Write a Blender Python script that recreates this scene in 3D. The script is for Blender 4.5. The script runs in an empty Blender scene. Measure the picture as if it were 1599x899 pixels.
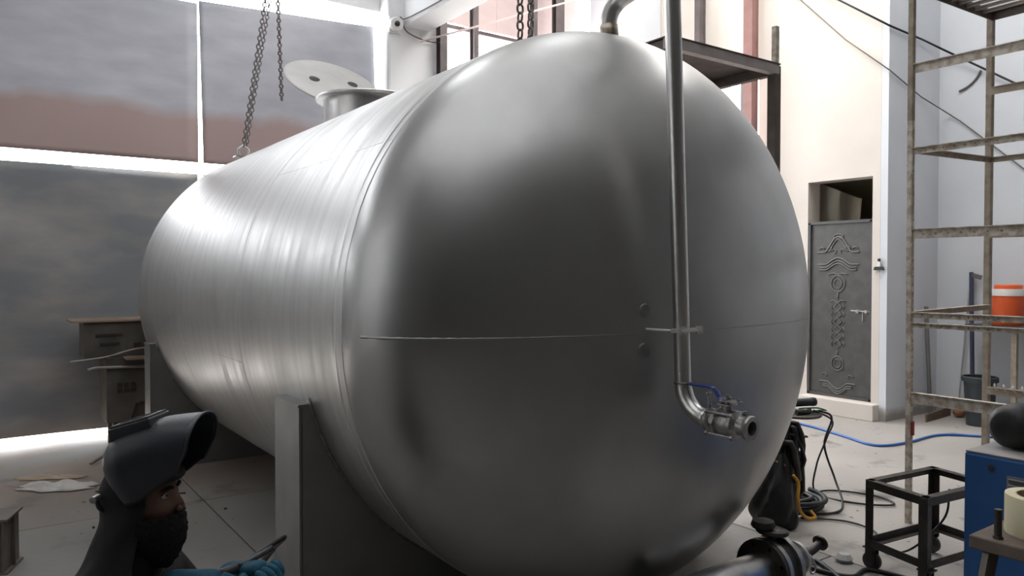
import bpy, bmesh, math, random
from mathutils import Vector, Matrix
random.seed(4)
PI = math.pi
S = bpy.context.scene
COL = S.collection

# ------------------------------------------------------------------ camera
YAW = math.atan(840/1180); PIT = math.atan(24.5/1180)
cd = bpy.data.cameras.new('camera'); cam = bpy.data.objects.new('camera', cd); COL.objects.link(cam)
cam.location = (0, 0, 1.63); cam.rotation_euler = (PI/2-PIT, 0, -YAW)
cd.sensor_width = 36; cd.lens = 36*1180/1599; cd.clip_start = .05; cd.clip_end = 200
S.camera = cam
R0 = Vector((math.cos(YAW), -math.sin(YAW), 0)); F0 = Vector((math.sin(YAW), math.cos(YAW), 0))

# ------------------------------------------------------------------ world, sun, roof lights and added washes
w = bpy.data.worlds.new('sky'); S.world = w; w.use_nodes = True
bg = w.node_tree.nodes['Background']; bg.inputs[0].default_value = (.93, .96, 1, 1); bg.inputs[1].default_value = 18.0
def area(name, loc, direction, sx, sy, power, color=(1, 1, 1)):
    l = bpy.data.lights.new(name, 'AREA'); l.shape = 'RECTANGLE'; l.size = sx; l.size_y = sy; l.energy = power; l.color = color
    o = bpy.data.objects.new(name, l); COL.objects.link(o); o.location = loc
    o.rotation_euler = Vector(direction).to_track_quat('-Z', 'Y').to_euler(); return o
sl = bpy.data.lights.new('sun', 'SUN'); sl.energy = 7; sl.angle = .02; sl.color = (1, .95, .88)
so = bpy.data.objects.new('sun', sl); COL.objects.link(so); so.rotation_euler = Vector((.2, -.12, -1)).to_track_quat('-Z', 'Y').to_euler()
area('roof_light_left', (2.2, 6.2, 6.85), (0, 0, -1), 1.1, 2.0, 42, (.96, .98, 1))
area('roof_light_middle', (4.1, 4.6, 6.85), (0, 0, -1), 1.0, 1.3, 30, (.98, .99, 1))
area('roof_light_right', (6.6, 4.6, 6.85), (0, 0, -1), 1.8, 5.0, 350, (1, .98, .95))
area('roof_wash', (.8, 1.5, 6.88), (0, 0, -1), 6.6, 6.6, 175, (.97, .99, 1))  # added wash under the closed ceiling, brightens what the tank head mirrors
area('left_wall_wash', (-4.9, 4.4, 3.4), (1, 0, -.1), 4.6, 3.4, 30, (.97, .99, 1))  # added wash before the solid left wall, no window; lifts head's left band
S.view_settings.view_transform = 'Standard'; S.view_settings.look = 'None'; S.view_settings.gamma = 1
S.view_settings.use_curve_mapping = False; S.view_settings.exposure = -0.42

# ------------------------------------------------------------------ materials
def mat(name, c1, c2=None, rough=.6, metal=0., scale=4., stretch=(1, 1, 1), bump=0., bscale=30., rough2=None, detail=6., contrast=(.3, .7), spec=.5):
    m = bpy.data.materials.new(name); m.use_nodes = True; nt = m.node_tree; N = nt.nodes; L = nt.links
    b = N['Principled BSDF']; b.inputs['Metallic'].default_value = metal; b.inputs['Roughness'].default_value = rough
    b.inputs['Specular IOR Level'].default_value = spec
    b.inputs['Base Color'].default_value = (*c1, 1)
    tc = N.new('ShaderNodeTexCoord'); mp = N.new('ShaderNodeMapping'); mp.inputs['Scale'].default_value = stretch
    L.new(tc.outputs['Object'], mp.inputs[0])
    if c2 or rough2 is not None:
        n = N.new('ShaderNodeTexNoise'); n.inputs['Scale'].default_value = scale; n.inputs['Detail'].default_value = detail
        L.new(mp.outputs[0], n.inputs['Vector'])
        mr = N.new('ShaderNodeMapRange'); mr.inputs[1].default_value = contrast[0]; mr.inputs[2].default_value = contrast[1]
        L.new(n.outputs[0], mr.inputs[0])
        if c2:
            mx = N.new('ShaderNodeMix'); mx.data_type = 'RGBA'; mx.inputs[6].default_value = (*c1, 1); mx.inputs[7].default_value = (*c2, 1)
            L.new(mr.outputs[0], mx.inputs[0]); L.new(mx.outputs[2], b.inputs['Base Color'])
        if rough2 is not None:
            mq = N.new('ShaderNodeMapRange'); mq.inputs[3].default_value = rough; mq.inputs[4].default_value = rough2
            L.new(mr.outputs[0], mq.inputs[0]); L.new(mq.outputs[0], b.inputs['Roughness'])
    if bump:
        n2 = N.new('ShaderNodeTexNoise'); n2.inputs['Scale'].default_value = bscale; n2.inputs['Detail'].default_value = 5
        L.new(mp.outputs[0], n2.inputs['Vector'])
        bp = N.new('ShaderNodeBump'); bp.inputs['Strength'].default_value = bump; bp.inputs['Distance'].default_value = .01
        L.new(n2.outputs[0], bp.inputs['Height']); L.new(bp.outputs[0], b.inputs['Normal'])
    return m

def ramp_over(m, axis, p0, p1, col, noise=.0, nscale=3., soft=.1):
    """lay a second paint colour over m between two heights/positions (object coords), with a ragged edge"""
    nt = m.node_tree; N = nt.nodes; L = nt.links; b = N['Principled BSDF']
    tc = N.new('ShaderNodeTexCoord'); sp = N.new('ShaderNodeSeparateXYZ'); L.new(tc.outputs['Object'], sp.inputs[0])
    no = N.new('ShaderNodeTexNoise'); no.inputs['Scale'].default_value = nscale; no.inputs['Detail'].default_value = 6; L.new(tc.outputs['Object'], no.inputs['Vector'])
    ma = N.new('ShaderNodeMath'); ma.operation = 'MULTIPLY_ADD'; ma.inputs[1].default_value = noise; L.new(no.outputs[0], ma.inputs[0]); L.new(sp.outputs['XYZ'.index(axis)], ma.inputs[2])
    r1 = N.new('ShaderNodeMapRange'); r1.inputs[1].default_value = p0; r1.inputs[2].default_value = p0+soft; L.new(ma.outputs[0], r1.inputs[0])
    r2 = N.new('ShaderNodeMapRange'); r2.inputs[1].default_value = p1; r2.inputs[2].default_value = p1+soft; r2.inputs[3].default_value = 1; r2.inputs[4].default_value = 0; L.new(ma.outputs[0], r2.inputs[0])
    mu = N.new('ShaderNodeMath'); mu.operation = 'MULTIPLY'; L.new(r1.outputs[0], mu.inputs[0]); L.new(r2.outputs[0], mu.inputs[1])
    mx = N.new('ShaderNodeMix'); mx.data_type = 'RGBA'; mx.inputs[7].default_value = (*col, 1)
    src = b.inputs['Base Color']
    if src.links: L.new(src.links[0].from_socket, mx.inputs[6])
    else: mx.inputs[6].default_value = src.default_value
    L.new(mu.outputs[0], mx.inputs[0]); L.new(mx.outputs[2], b.inputs['Base Color'])
    return m

M = {}
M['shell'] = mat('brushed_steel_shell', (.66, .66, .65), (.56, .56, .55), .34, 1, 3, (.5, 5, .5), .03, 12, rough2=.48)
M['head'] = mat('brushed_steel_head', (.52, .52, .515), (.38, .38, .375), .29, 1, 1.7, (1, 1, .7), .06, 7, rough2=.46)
M['steel'] = mat('pipe_steel', (.72, .71, .69), (.58, .57, .56), .28, 1, 14, (1, 1, .3), .05, 40, rough2=.38)
M['weld'] = mat('weld_bead', (.36, .35, .34), (.20, .18, .17), .45, 1, 30, bump=.5, bscale=90)
M['burnt'] = mat('heat_tinted_steel', (.34, .24, .15), (.5, .48, .45), .4, 1, 40)
M['saddle'] = mat('saddle_steel', (.30, .30, .295), (.24, .235, .23), .48, .75, 3, rough2=.6)
M['castst'] = mat('cast_steel', (.52, .51, .50), (.36, .35, .34), .36, .9, 30, bump=.2, bscale=120)
M['blueplastic'] = mat('blue_vinyl', (.012, .035, .20), None, .35)
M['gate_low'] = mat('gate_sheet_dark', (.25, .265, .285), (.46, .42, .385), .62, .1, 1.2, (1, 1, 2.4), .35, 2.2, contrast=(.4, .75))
M['gate_up'] = mat('gate_sheet_grey', (.58, .585, .63), (.46, .465, .52), .62, .1, 2.0, (1, 1, 3), .12, 3)  # base colour lifted to stand in for pale haze over the upper gate
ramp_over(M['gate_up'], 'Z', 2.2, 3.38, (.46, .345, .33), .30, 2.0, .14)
M['gate_frame'] = mat('gate_frame_paint', (.14, .14, .15), (.2, .2, .2), .6)
M['plaster'] = mat('cream_plaster', (.72, .665, .61), (.655, .60, .545), .9, 0, 1.3, bump=.10, bscale=8)
M['whitewall'] = mat('white_plaster', (.86, .86, .87), (.80, .80, .815), .9, 0, 1.8, bump=.1, bscale=8)
M['bluewall'] = mat('pale_blue_plaster', (.70, .725, .765), (.64, .665, .705), .9, 0, 1.6, bump=.12, bscale=9)
ramp_over(M['bluewall'], 'Z', .02, .16, (.36, .34, .32), .18, 5, .08)
M['darkwall'] = mat('grey_plaster', (.10, .095, .09), (.07, .07, .068), .9, 0, 1.2)  # unseen camera-side walls coloured dark so the tank head mirrors gloom
M['ceil'] = mat('ceiling_sheet', (.80, .81, .82), (.74, .75, .76), .8)
M['pink'] = mat('pink_cladding', (.74, .60, .585), (.68, .54, .53), .75, 0, 2, (1, 1, 3))
M['concrete'] = mat('concrete_floor', (.27, .255, .24), (.19, .178, .166), .72, 0, 1.1, bump=.25, bscale=18, rough2=.5, detail=10)
M['ext'] = mat('yard_ground', (.75, .70, .64), (.66, .62, .57), .95)
M['post'] = mat('red_oxide_steel', (.30, .165, .145), (.24, .13, .12), .6, .1, 6)
M['post2'] = mat('dark_steel_post', (.15, .125, .125), (.11, .095, .095), .55, .3, 6)
M['brown'] = mat('dark_primer_steel', (.085, .068, .06), (.14, .11, .09), .55, .4, 8)
M['barsteel'] = mat('bare_steel_bar', (.50, .48, .47), (.36, .30, .27), .42, .35, 7)
M['rust'] = mat('old_painted_angle', (.42, .37, .30), (.28, .225, .175), .8, .1, 18, bump=.3, bscale=60)
M['rustw'] = mat('paint_splashed_angle', (.66, .62, .54), (.42, .34, .27), .85, 0, 26, bump=.3, bscale=60, contrast=(.4, .62))
M['hole'] = mat('hole_dark', (.05, .04, .035), None, .9)
M['door'] = mat('door_steel', (.095, .093, .09), (.07, .068, .066), .5, .2, 9, rough2=.5)
M['doorrel'] = mat('door_relief', (.17, .166, .162), (.13, .127, .123), .42, .3, 9)
M['black'] = mat('black_rubber', (.012, .012, .013), (.02, .02, .02), .55, 0, 8, bump=.2, bscale=30)
M['blackp'] = mat('black_plastic', (.028, .03, .035), (.04, .042, .048), .42, 0, 20)
M['dark'] = mat('greasy_metal', (.045, .04, .037), (.09, .08, .07), .45, .6, 10, bump=.3, bscale=40)
M['bluehose'] = mat('blue_hose', (.03, .13, .42), None, .4)
M['yellow'] = mat('yellow_spiral', (.70, .36, .03), (.55, .25, .02), .5)
M['green'] = mat('green_rag', (.04, .10, .075), (.03, .06, .05), .9)
M['rag'] = mat('white_rag', (.62, .60, .57), (.45, .42, .39), .9, 0, 12)
M['copper'] = mat('copper_cloth', (.62, .30, .19), (.45, .2, .13), .7)
M['machine'] = mat('machine_blue', (.022, .10, .30), (.03, .12, .34), .45, .1, 5)
M['machtop'] = mat('machine_dusty_top', (.33, .31, .29), (.22, .22, .24), .8, 0, 8)
M['bench'] = mat('bench_top_dirty', (.20, .155, .125), (.12, .095, .08), .75, .2, 14, bump=.2, bscale=40)
M['benchred'] = mat('bench_red', (.13, .035, .03), (.09, .03, .025), .6)
M['cloth_br'] = mat('rusty_cloth', (.36, .16, .09), (.25, .12, .07), .85, 0, 14)
M['tape'] = mat('masking_tape', (.80, .74, .52), (.72, .66, .45), .7)
M['card'] = mat('tape_core', (.42, .33, .22), None, .9)
M['orange'] = mat('orange_plastic', (.86, .14, .035), (.75, .11, .03), .4)
M['whitep'] = mat('white_plastic', (.80, .79, .76), None, .45)
M['bin'] = mat('dark_bin', (.035, .045, .055), (.05, .06, .07), .5)
M['pole'] = mat('dark_blue_pole', (.04, .05, .10), (.06, .06, .1), .5)
M['cable'] = mat('black_cable', (.015, .015, .015), None, .5)
M['wire'] = mat('grey_wire', (.16, .14, .13), None, .6)
M['chain'] = mat('chain_steel', (.12, .105, .10), (.22, .2, .19), .42, .85, 40)
M['cabinet'] = mat('old_cabinet_paint', (.17, .155, .135), (.10, .09, .08), .7, .2, 6, bump=.15, bscale=20)
M['cabtop'] = mat('rusty_top_plate', (.40, .29, .22), (.28, .2, .15), .7, .2, 8)
M['ibeam'] = mat('i_beam_primer', (.13, .115, .105), (.20, .175, .15), .6, .3, 5)
M['skin'] = mat('tan_skin', (.17, .085, .058), (.13, .066, .044), .5, 0, 12, bump=.1, bscale=60)
M['beard'] = mat('black_beard', (.005, .0045, .004), (.010, .009, .008), .95, 0, 60, bump=.9, bscale=120)
M['hood'] = mat('dark_hood_cloth', (.012, .012, .014), (.020, .020, .022), .95, 0, 8, bump=.7, bscale=12)
M['shirt'] = mat('dark_brown_shirt', (.024, .020, .020), (.036, .031, .030), .92, 0, 6, bump=.9, bscale=9)
M['trouser'] = mat('dark_trousers', (.03, .03, .035), (.045, .045, .05), .95, 0, 6, bump=.5, bscale=10)
M['helmet'] = mat('helmet_plastic', (.022, .025, .033), (.036, .040, .050), .40, 0, 10, bump=.08, bscale=50)
M['glove'] = mat('blue_glove', (.008, .07, .12), (.012, .10, .155), .8, 0, 14, bump=.6, bscale=30)
M['cctv'] = mat('camera_white', (.78, .77, .76), None, .4)
M['lens'] = mat('camera_lens', (.03, .03, .035), None, .15)
M['eye'] = mat('eye_white', (.5, .47, .44), None, .3)
M['bulb'] = mat('switch_black', (.02, .02, .02), None, .5)
M['clear'] = mat('clear_plastic', (.55, .55, .53), (.4, .4, .4), .25)
# dusty red-brown earth near the gate, and dark greasy spots on the floor
def floor_dirt(m):
    nt = m.node_tree; N = nt.nodes; L = nt.links; b = N['Principled BSDF']
    tc = N.new('ShaderNodeTexCoord')
    def layer(scale, lo, hi, col, mask=None, detail=4):
        n = N.new('ShaderNodeTexNoise'); n.inputs['Scale'].default_value = scale; n.inputs['Detail'].default_value = detail
        L.new(tc.outputs['Object'], n.inputs['Vector'])
        mr = N.new('ShaderNodeMapRange'); mr.inputs[1].default_value = lo; mr.inputs[2].default_value = hi; L.new(n.outputs[0], mr.inputs[0])
        out = mr.outputs[0]
        if mask:
            sp = N.new('ShaderNodeSeparateXYZ'); L.new(tc.outputs['Object'], sp.inputs[0])
            k = N.new('ShaderNodeMapRange'); k.inputs[1].default_value = mask[1]; k.inputs[2].default_value = mask[2]; L.new(sp.outputs[mask[0]], k.inputs[0])
            mu = N.new('ShaderNodeMath'); mu.operation = 'MULTIPLY'; L.new(out, mu.inputs[0]); L.new(k.outputs[0], mu.inputs[1]); out = mu.outputs[0]
        mx = N.new('ShaderNodeMix'); mx.data_type = 'RGBA'; mx.inputs[7].default_value = (*col, 1)
        L.new(b.inputs['Base Color'].links[0].from_socket, mx.inputs[6]); L.new(out, mx.inputs[0]); L.new(mx.outputs[2], b.inputs['Base Color'])
    layer(1.6, .30, .55, (.26, .185, .138), (1, 5.4, 7.2), 8)
    layer(2.2, .60, .72, (.12, .11, .10), None, 8)
    layer(14, .68, .74, (.08, .07, .065), None, 3)
M['concrete2'] = mat('lit_concrete', (.42, .39, .36), (.32, .295, .27), .62, 0, .9, bump=.25, bscale=18, rough2=.48, detail=10)  # paler copy of the floor concrete; brighter light at right put into colour
floor_dirt(M['concrete']); floor_dirt(M['concrete2'])

# ------------------------------------------------------------------ mesh helpers
class MB:
    def __init__(s): s.bm = bmesh.new()
    def box(s, c, d, rot=None, bev=0):
        r = bmesh.ops.create_cube(s.bm, size=1); vs = r['verts']
        mt = Matrix.Translation(c) @ (rot.to_4x4() if rot else Matrix()) @ Matrix.Diagonal((*d, 1))
        bmesh.ops.transform(s.bm, matrix=mt, verts=vs)
        if bev:
            es = list({e for v in vs for e in v.link_edges}); bmesh.ops.bevel(s.bm, geom=es, offset=bev, segments=2, affect='EDGES', profile=.5)
        return s
    def bar(s, a, b, wx, wy, up=(0, 0, 1), bev=0):
        a = Vector(a); b = Vector(b); d = b-a; z = d.normalized(); u = Vector(up)
        if abs(z.dot(u)) > .98: u = Vector((0, 1, 0))
        x = u.cross(z).normalized(); y = z.cross(x); R = Matrix((x, y, z)).transposed()
        return s.box((a+b)/2, (wx, wy, d.length), R, bev)
    def angle(s, a, b, w, t, up=(0, 0, 1), sx=1, sy=1):     # L-section bar
        a = Vector(a); b = Vector(b); z = (b-a).normalized(); u = Vector(up)
        if abs(z.dot(u)) > .98: u = Vector((0, 1, 0))
        x = u.cross(z).normalized(); y = z.cross(x)
        s.bar(a+x*sx*w/2, b+x*sx*w/2, w, t, up); s.bar(a+y*sy*w/2, b+y*sy*w/2, t, w, up); return s
    def ring(s, path, radii, seg=12, closed=False, cap=True, sec=None):
        path = [Vector(p) for p in path]; n = len(path)
        if not hasattr(radii, '__len__'): radii = [radii]*n
        rings = []; prev = None
        for i, p in enumerate(path):
            if closed: t = path[(i+1) % n]-path[i-1]
            else: t = path[min(i+1, n-1)]-path[max(i-1, 0)]
            t = t.normalized() if t.length > 1e-9 else Vector((0, 0, 1))
            if prev is None:
                u = Vector((0, 0, 1)) if abs(t.z) < .9 else Vector((1, 0, 0)); x = u.cross(t).normalized()
            else:
                x = (prev-t*prev.dot(t)); x = x.normalized() if x.length > 1e-6 else Vector((1, 0, 0))
            prev = x; y = t.cross(x); r = radii[i]
            rings.append([s.bm.verts.new(p+(x*math.cos(2*PI*k/seg)+y*math.sin(2*PI*k/seg))*r) for k in range(seg)])
        m = n if closed else n-1
        for i in range(m):
            A, B = rings[i], rings[(i+1) % n]
            for k in range(seg): s.bm.faces.new((A[k], A[(k+1) % seg], B[(k+1) % seg], B[k]))
        if cap and not closed: s.bm.faces.new(rings[0][::-1]); s.bm.faces.new(rings[-1])
        return s
    tube = ring
    def cyl(s, a, b, r, seg=24, r2=None): return s.ring([a, b], [r, r if r2 is None else r2], seg)
    def lathe(s, o, axis, prof, seg=32, close=False):       # prof = [(radius, distance along axis)]
        o = Vector(o); z = Vector(axis).normalized(); u = Vector((0, 0, 1)) if abs(z.z) < .9 else Vector((1, 0, 0))
        x = u.cross(z).normalized(); y = z.cross(x); rs = []
        for r, h in prof:
            if r < 1e-6: rs.append([s.bm.verts.new(o+z*h)])
            else: rs.append([s.bm.verts.new(o+z*h+(x*math.cos(2*PI*k/seg)+y*math.sin(2*PI*k/seg))*r) for k in range(seg)])
        pairs = list(zip(rs, rs[1:]))+([(rs[-1], rs[0])] if close else [])
        for A, B in pairs:
            for k in range(seg):
                k2 = (k+1) % seg
                if len(A) == 1 and len(B) == 1: continue
                if len(A) == 1: s.bm.faces.new((A[0], B[k2], B[k]))
                elif len(B) == 1: s.bm.faces.new((A[k], A[k2], B[0]))
                else: s.bm.faces.new((A[k], A[k2], B[k2], B[k]))
        return s
    def prism(s, pts, vec):                                   # polygon swept along vec
        vec = Vector(vec); a = [s.bm.verts.new(Vector(p)) for p in pts]; b = [s.bm.verts.new(Vector(p)+vec) for p in pts]
        s.bm.faces.new(a[::-1]); s.bm.faces.new(b); n = len(pts)
        for i in range(n): s.bm.faces.new((a[i], a[(i+1) % n], b[(i+1) % n], b[i]))
        return s
    def grid(s, P):                                           # P[i][j] points
        V = [[s.bm.verts.new(Vector(p)) for p in row] for row in P]
        for i in range(len(V)-1):
            for j in range(len(V[0])-1): s.bm.faces.new((V[i][j], V[i][j+1], V[i+1][j+1], V[i+1][j]))
        return s
    def build(s, name, m, parent=None, smooth=None, origin=None):
        bmesh.ops.recalc_face_normals(s.bm, faces=s.bm.faces)
        me = bpy.data.meshes.new(name); s.bm.to_mesh(me); s.bm.free(); me.materials.append(M[m] if isinstance(m, str) else m)
        if smooth is not None:
            me.shade_smooth()
            if smooth: me.set_sharp_from_angle(angle=math.radians(smooth))
        o = bpy.data.objects.new(name, me); COL.objects.link(o)
        if parent:
            o.parent = parent; o.matrix_parent_inverse = parent.matrix_world.inverted() if parent.parent is None and parent.type == 'EMPTY' else Matrix()
            if parent.type == 'EMPTY': o.matrix_parent_inverse = Matrix.Translation(-parent.location) if parent.rotation_euler.z == 0 else Matrix()
        return o
def tag(o, label, cat, group=None):
    o['label'] = label; o['category'] = cat
    if group: o['group'] = group
    return o
def thing(name, label, cat, loc=(0, 0, 0), group=None):
    o = bpy.data.objects.new(name, None); COL.objects.link(o); o.location = loc; o.empty_display_size = .1
    return tag(o, label, cat, group)
def struct(o): o['kind'] = 'structure'; return o
def solidify(o, t, off=-1):
    md = o.modifiers.new('solid', 'SOLIDIFY'); md.thickness = t; md.offset = off; return o
def catmull(pts, n=8):
    pts = [Vector(p) for p in pts]; P = [pts[0]*2-pts[1]]+pts+[pts[-1]*2-pts[-2]]; out = []
    for i in range(1, len(P)-2):
        for k in range(n):
            t = k/n; a, b, c, d = P[i-1:i+3]
            out.append(.5*((2*b)+(c-a)*t+(2*a-5*b+4*c-d)*t*t+(3*b-a-3*c+d)*t**3))
    out.append(P[-2]); return out

# ------------------------------------------------------------------ setting
fl = struct(MB().box((2.1, 1.7, -.10), (14.6, 13.6, .1)).build('floor', 'concrete'))
xs = [-5.2, 1.32, 4.0, 9.4]
ys = {0: [-5.1, -.2, 2.7, 5.66, 8.5], 1: [-5.1, -.2, 2.45, 5.66, 8.5], 2: [-5.1, 8.5]}
for i in range(3):
    for a, b in zip(ys[i], ys[i][1:]):
        g = .008
        MB().box(((xs[i]+xs[i+1])/2, (a+b)/2, -.025), (xs[i+1]-xs[i]-g, b-a-g, .05), bev=.003).build('floor_slab', 'concrete2' if i == 2 else 'concrete', fl)
g_ = struct(MB().box((2, 22, -.16), (60, 27, .1)).build('yard_ground', 'ext'))
struct(MB().box((2.1, -5.15, 3.5), (14.6, .2, 7)).build('wall_behind', 'darkwall'))
# left side wall: pale far part, near part darkened for the tank's reflections
b = MB(); b.box((-5.15, 5.5, 3.5), (.2, 6, 7))
struct(b.build('wall_left', 'whitewall'))
struct(MB().box((-5.15, -1.35, 3.5), (.2, 7.7, 7)).build('wall_left_front', 'darkwall'))
# back wall at y = 8.4: wide gate opening, column, second opening under pink cladding
b = MB(); b.box((-4.2, 8.5, 3.5), (1.9, .22, 7)); b.box((.45, 8.5, 5.88), (7.4, .22, 2.24))
struct(b.build('wall_back', 'whitewall'))
col = struct(MB().box((4.375, 8.42, 3.5), (.71, .5, 7), bev=.03).build('wall_column', 'whitewall'))
pk = struct(MB().box((6.05, 8.56, 4.83), (2.6, .06, .05)).build('wall_cladding', 'post2'))
for k in range(5):
    x0 = 4.74+k*.526; MB().box((x0+.26, 8.5+.012*(k % 2), 5.91), (.52, .03, 2.1)).build('panel', 'pink', pk)
struct(MB().box((6.05, 8.5, .85), (2.7, .2, 1.7)).build('wall_parapet', 'whitewall'))
# right wall x = 8.07 with doorway (4.49..5.28) and a bright window
b = MB(); th = .24; xc = 8.07+th/2
def wr(y0, y1, z0, z1): b.box((xc, (y0+y1)/2, (z0+z1)/2), (th, y1-y0, z1-z0))
wr(4.402, 4.49, 0, 7); wr(4.49, 5.28, 2.69, 7); wr(5.28, 5.98, 0, 7); wr(5.98, 6.6, 0, 2.2); wr(5.98, 6.6, 4.2, 7); wr(6.6, 8.6, 0, 7); wr(4.49, 5.28, 0, .19)
struct(b.build('wall_right', 'plaster'))
wf = struct(MB().box((8.16, 6.29, 3.2), (.05, .04, 1.98)).box((8.16, 6.29, 4.17), (.05, .6, .05)).box((8.16, 6.29, 2.23), (.05, .6, .05)).build('window_1', 'gate_frame'))
struct(MB().box((8.69, 4.36, 3.5), (1.24, .08, 7)).build('wall_pier', 'bluewall'))
struct(MB().box((9.29, -.36, 3.5), (.2, 9.5, 7)).build('wall_recess', 'bluewall'))
struct(MB().box((7.72, 8.02, 3.5), (.7, .75, 7), bev=.02).build('wall_corner', 'bluewall'))
# small room behind the door
rm = MB(); rm.box((9.75, 5.47, 1.5), (.1, 2.05, 3)); rm.box((9.0, 6.45, 1.5), (1.5, .1, 3)); rm.box((9.0, 4.45, 1.5), (1.4, .06, 3)); rm.box((9.0, 5.47, 3.02), (1.4, 2.05, .06)); rm.box((9.0, 5.47, -.02), (1.4, 2.05, .06))
struct(rm.build('wall_room', mat('olive_plaster', (.40, .36, .27), (.34, .30, .22), .9)))
MB().bar((8.5, 4.9, 2.2), (9.65, 6.2, 2.6), .03, .6).build('stair_soffit', mat('soffit', (.46, .42, .33), None, .9), bpy.data.objects['wall_room'])
# doorstep
struct(MB().box((8.02, 4.86, .09), (.14, .92, .18), bev=.008).build('trim_1', 'plaster'))
# beam running towards the camera at the bay line
bm_ = struct(MB().box((4.40, 4.1, 4.85), (.36, 8.3, .56), bev=.015).build('trim_2', 'whitewall'))
# closed ceiling with frames round the roof lights
b = MB(); zc = 6.95
def cp(x0, x1, y0, y1): b.box(((x0+x1)/2, (y0+y1)/2, zc), (x1-x0, y1-y0, .1))
cp(-5.3, 9.9, -5.3, 8.6)
struct(b.build('ceiling', 'ceil'))
for x, y, sx, sy in ((2.2, 6.2, 1.1, 2.0), (4.1, 4.6, 1.0, 1.3), (6.6, 4.6, 1.8, 5.0)):
    b = MB()
    for q in (-1, 1): b.box((x+q*(sx/2+.03), y, 6.87), (.06, sy+.12, .07)); b.box((x, y+q*(sy/2+.03), 6.87), (sx, .06, .07))
    b.build('skylight_frame', 'gate_frame', bpy.data.objects['ceiling'])

# window seen under the second opening has white light; steel posts
for x, m, wd in ((4.71, 'post2', .10), (5.18, 'post2', .07), (6.12, 'post2', .055), (6.54, 'post2', .14)):
    o = MB().box((x, 8.1, 3.5), (wd*.12, .1, 7)).box((x, 8.055, 3.5), (wd, .012, 7)).box((x, 8.145, 3.5), (wd, .012, 7)).build('steel_column', m); struct(o)
for (x, y, wd, m) in ((7.9, 6.80, .085, 'post2'), (7.9, 5.99, .13, 'post')):
    struct(MB().box((x, y, 3.5), (.1, wd, 7)).box((x+.05, y, 3.5), (.012, wd+.03, 7)).build('steel_column', m))

# gate (two leaves in two tiers) with daylight gaps
gate = struct(bpy.data.objects.new('door_2', None)); COL.objects.link(gate); gate.location = (0, 8.4, 0)
def sheet(x0, x1, z0, z1, m, wob, seed, topsag=0, skew=0):
    rnd = random.Random(seed); ph = [rnd.uniform(0, 6) for _ in range(6)]; P = []
    for i in range(33):
        row = []
        for j in range(41):
            u = j/40; v = i/32; x = x0+(x1-x0)*u+skew*(v); z = z0+(z1-z0)*v
            if topsag: z += topsag*v*(u)
            y = 8.4+wob*(math.sin(x*2.3+ph[0]+z)*math.sin(z*2.9+ph[1])+.5*math.sin(x*5+ph[2]+math.sin(z*3))*math.sin(z*6+ph[3]))
            row.append((x, y, z))
        P.append(row)
    o = MB().grid(P).build('gate_sheet', m, gate, 0); solidify(o, .006); return o
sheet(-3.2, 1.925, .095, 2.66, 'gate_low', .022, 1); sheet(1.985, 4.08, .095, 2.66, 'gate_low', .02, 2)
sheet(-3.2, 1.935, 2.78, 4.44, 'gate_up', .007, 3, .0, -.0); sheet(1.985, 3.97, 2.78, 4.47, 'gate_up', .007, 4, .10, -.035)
for x0, x1, z0, z1 in ((-3.2, 1.91, .1, 2.64), (2.0, 4.06, .1, 2.64), (-3.2, 1.9, 2.8, 4.42), (2.0, 3.9, 2.8, 4.45)):
    b = MB()
    for z in (z0+.04, z1-.04): b.box(((x0+x1)/2, 8.46, z), (x1-x0, .05, .05))
    for x in (x0+.03, x1-.03, (x0+x1)/2): b.box((x, 8.46, (z0+z1)/2), (.05, .05, z1-z0-.08))
    b.build('gate_frame', 'gate_frame', gate)

# ------------------------------------------------------------------ tank
XA, ZA, R, Y0, Y1, HD, NE = 2.53, 1.415, 1.36, 2.80, 7.25, .70, .92
tank = thing('storage_tank', 'huge horizontal cylindrical brushed stainless steel tank with dished ends resting on two saddles', 'tank', (XA, (Y0+Y1)/2, 0))
def headprof(h, n=26): return [(R*math.cos(t)**NE if t < PI/2-1e-4 else 0, h*math.sin(t)) for t in [PI/2*i/n for i in range(n+1)]]
cuts = [Y0, 4.25, 5.75, Y1]
for a, c in zip(cuts, cuts[1:]):
    MB().lathe((XA, a, ZA), (0, 1, 0), [(R, 0.0), (R, .02), (R, c-a-.02), (R, c-a)], 160).build('shell_course', 'shell', tank, 0)
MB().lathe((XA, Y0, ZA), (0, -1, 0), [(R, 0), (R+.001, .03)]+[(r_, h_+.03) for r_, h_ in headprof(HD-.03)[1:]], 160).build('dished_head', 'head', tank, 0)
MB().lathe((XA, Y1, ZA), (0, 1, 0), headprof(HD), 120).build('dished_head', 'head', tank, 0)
def hoop(y, r, m='weld', rr=.006, flat=None):
    if flat: return MB().lathe((XA, y-flat/2, ZA), (0, 1, 0), [(r-.004, 0), (r+.005, .004), (r+.005, flat-.004), (r-.004, flat)], 160).build('weld_seam', m, tank, 40)
    MB().ring([(XA+r*math.cos(a), y, ZA+r*math.sin(a)) for a in [2*PI*k/160 for k in range(160)]], rr, 6, True).build('weld_seam', m, tank, 0)
def band(y, w_, h_): MB().lathe((XA, y-w_/2, ZA), (0, 1, 0), [(R-.003, 0), (R+h_, w_*.3), (R+h_, w_*.7), (R-.003, w_)], 160).build('weld_seam', 'shell', tank, 0)
band(Y0, .016, .0025); band(4.25, .018, .0012); band(5.75, .018, .0012); band(Y1, .018, .0015)
band(Y0+.075, .05, .0016)
def head_pt(x, z, off=0):
    rr = math.hypot(x-XA, z-ZA)/R; t = math.acos(min(1, rr**(1/NE))); return Vector((x, Y0-.03-(HD-.03)*math.sin(t)-off, z))
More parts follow.
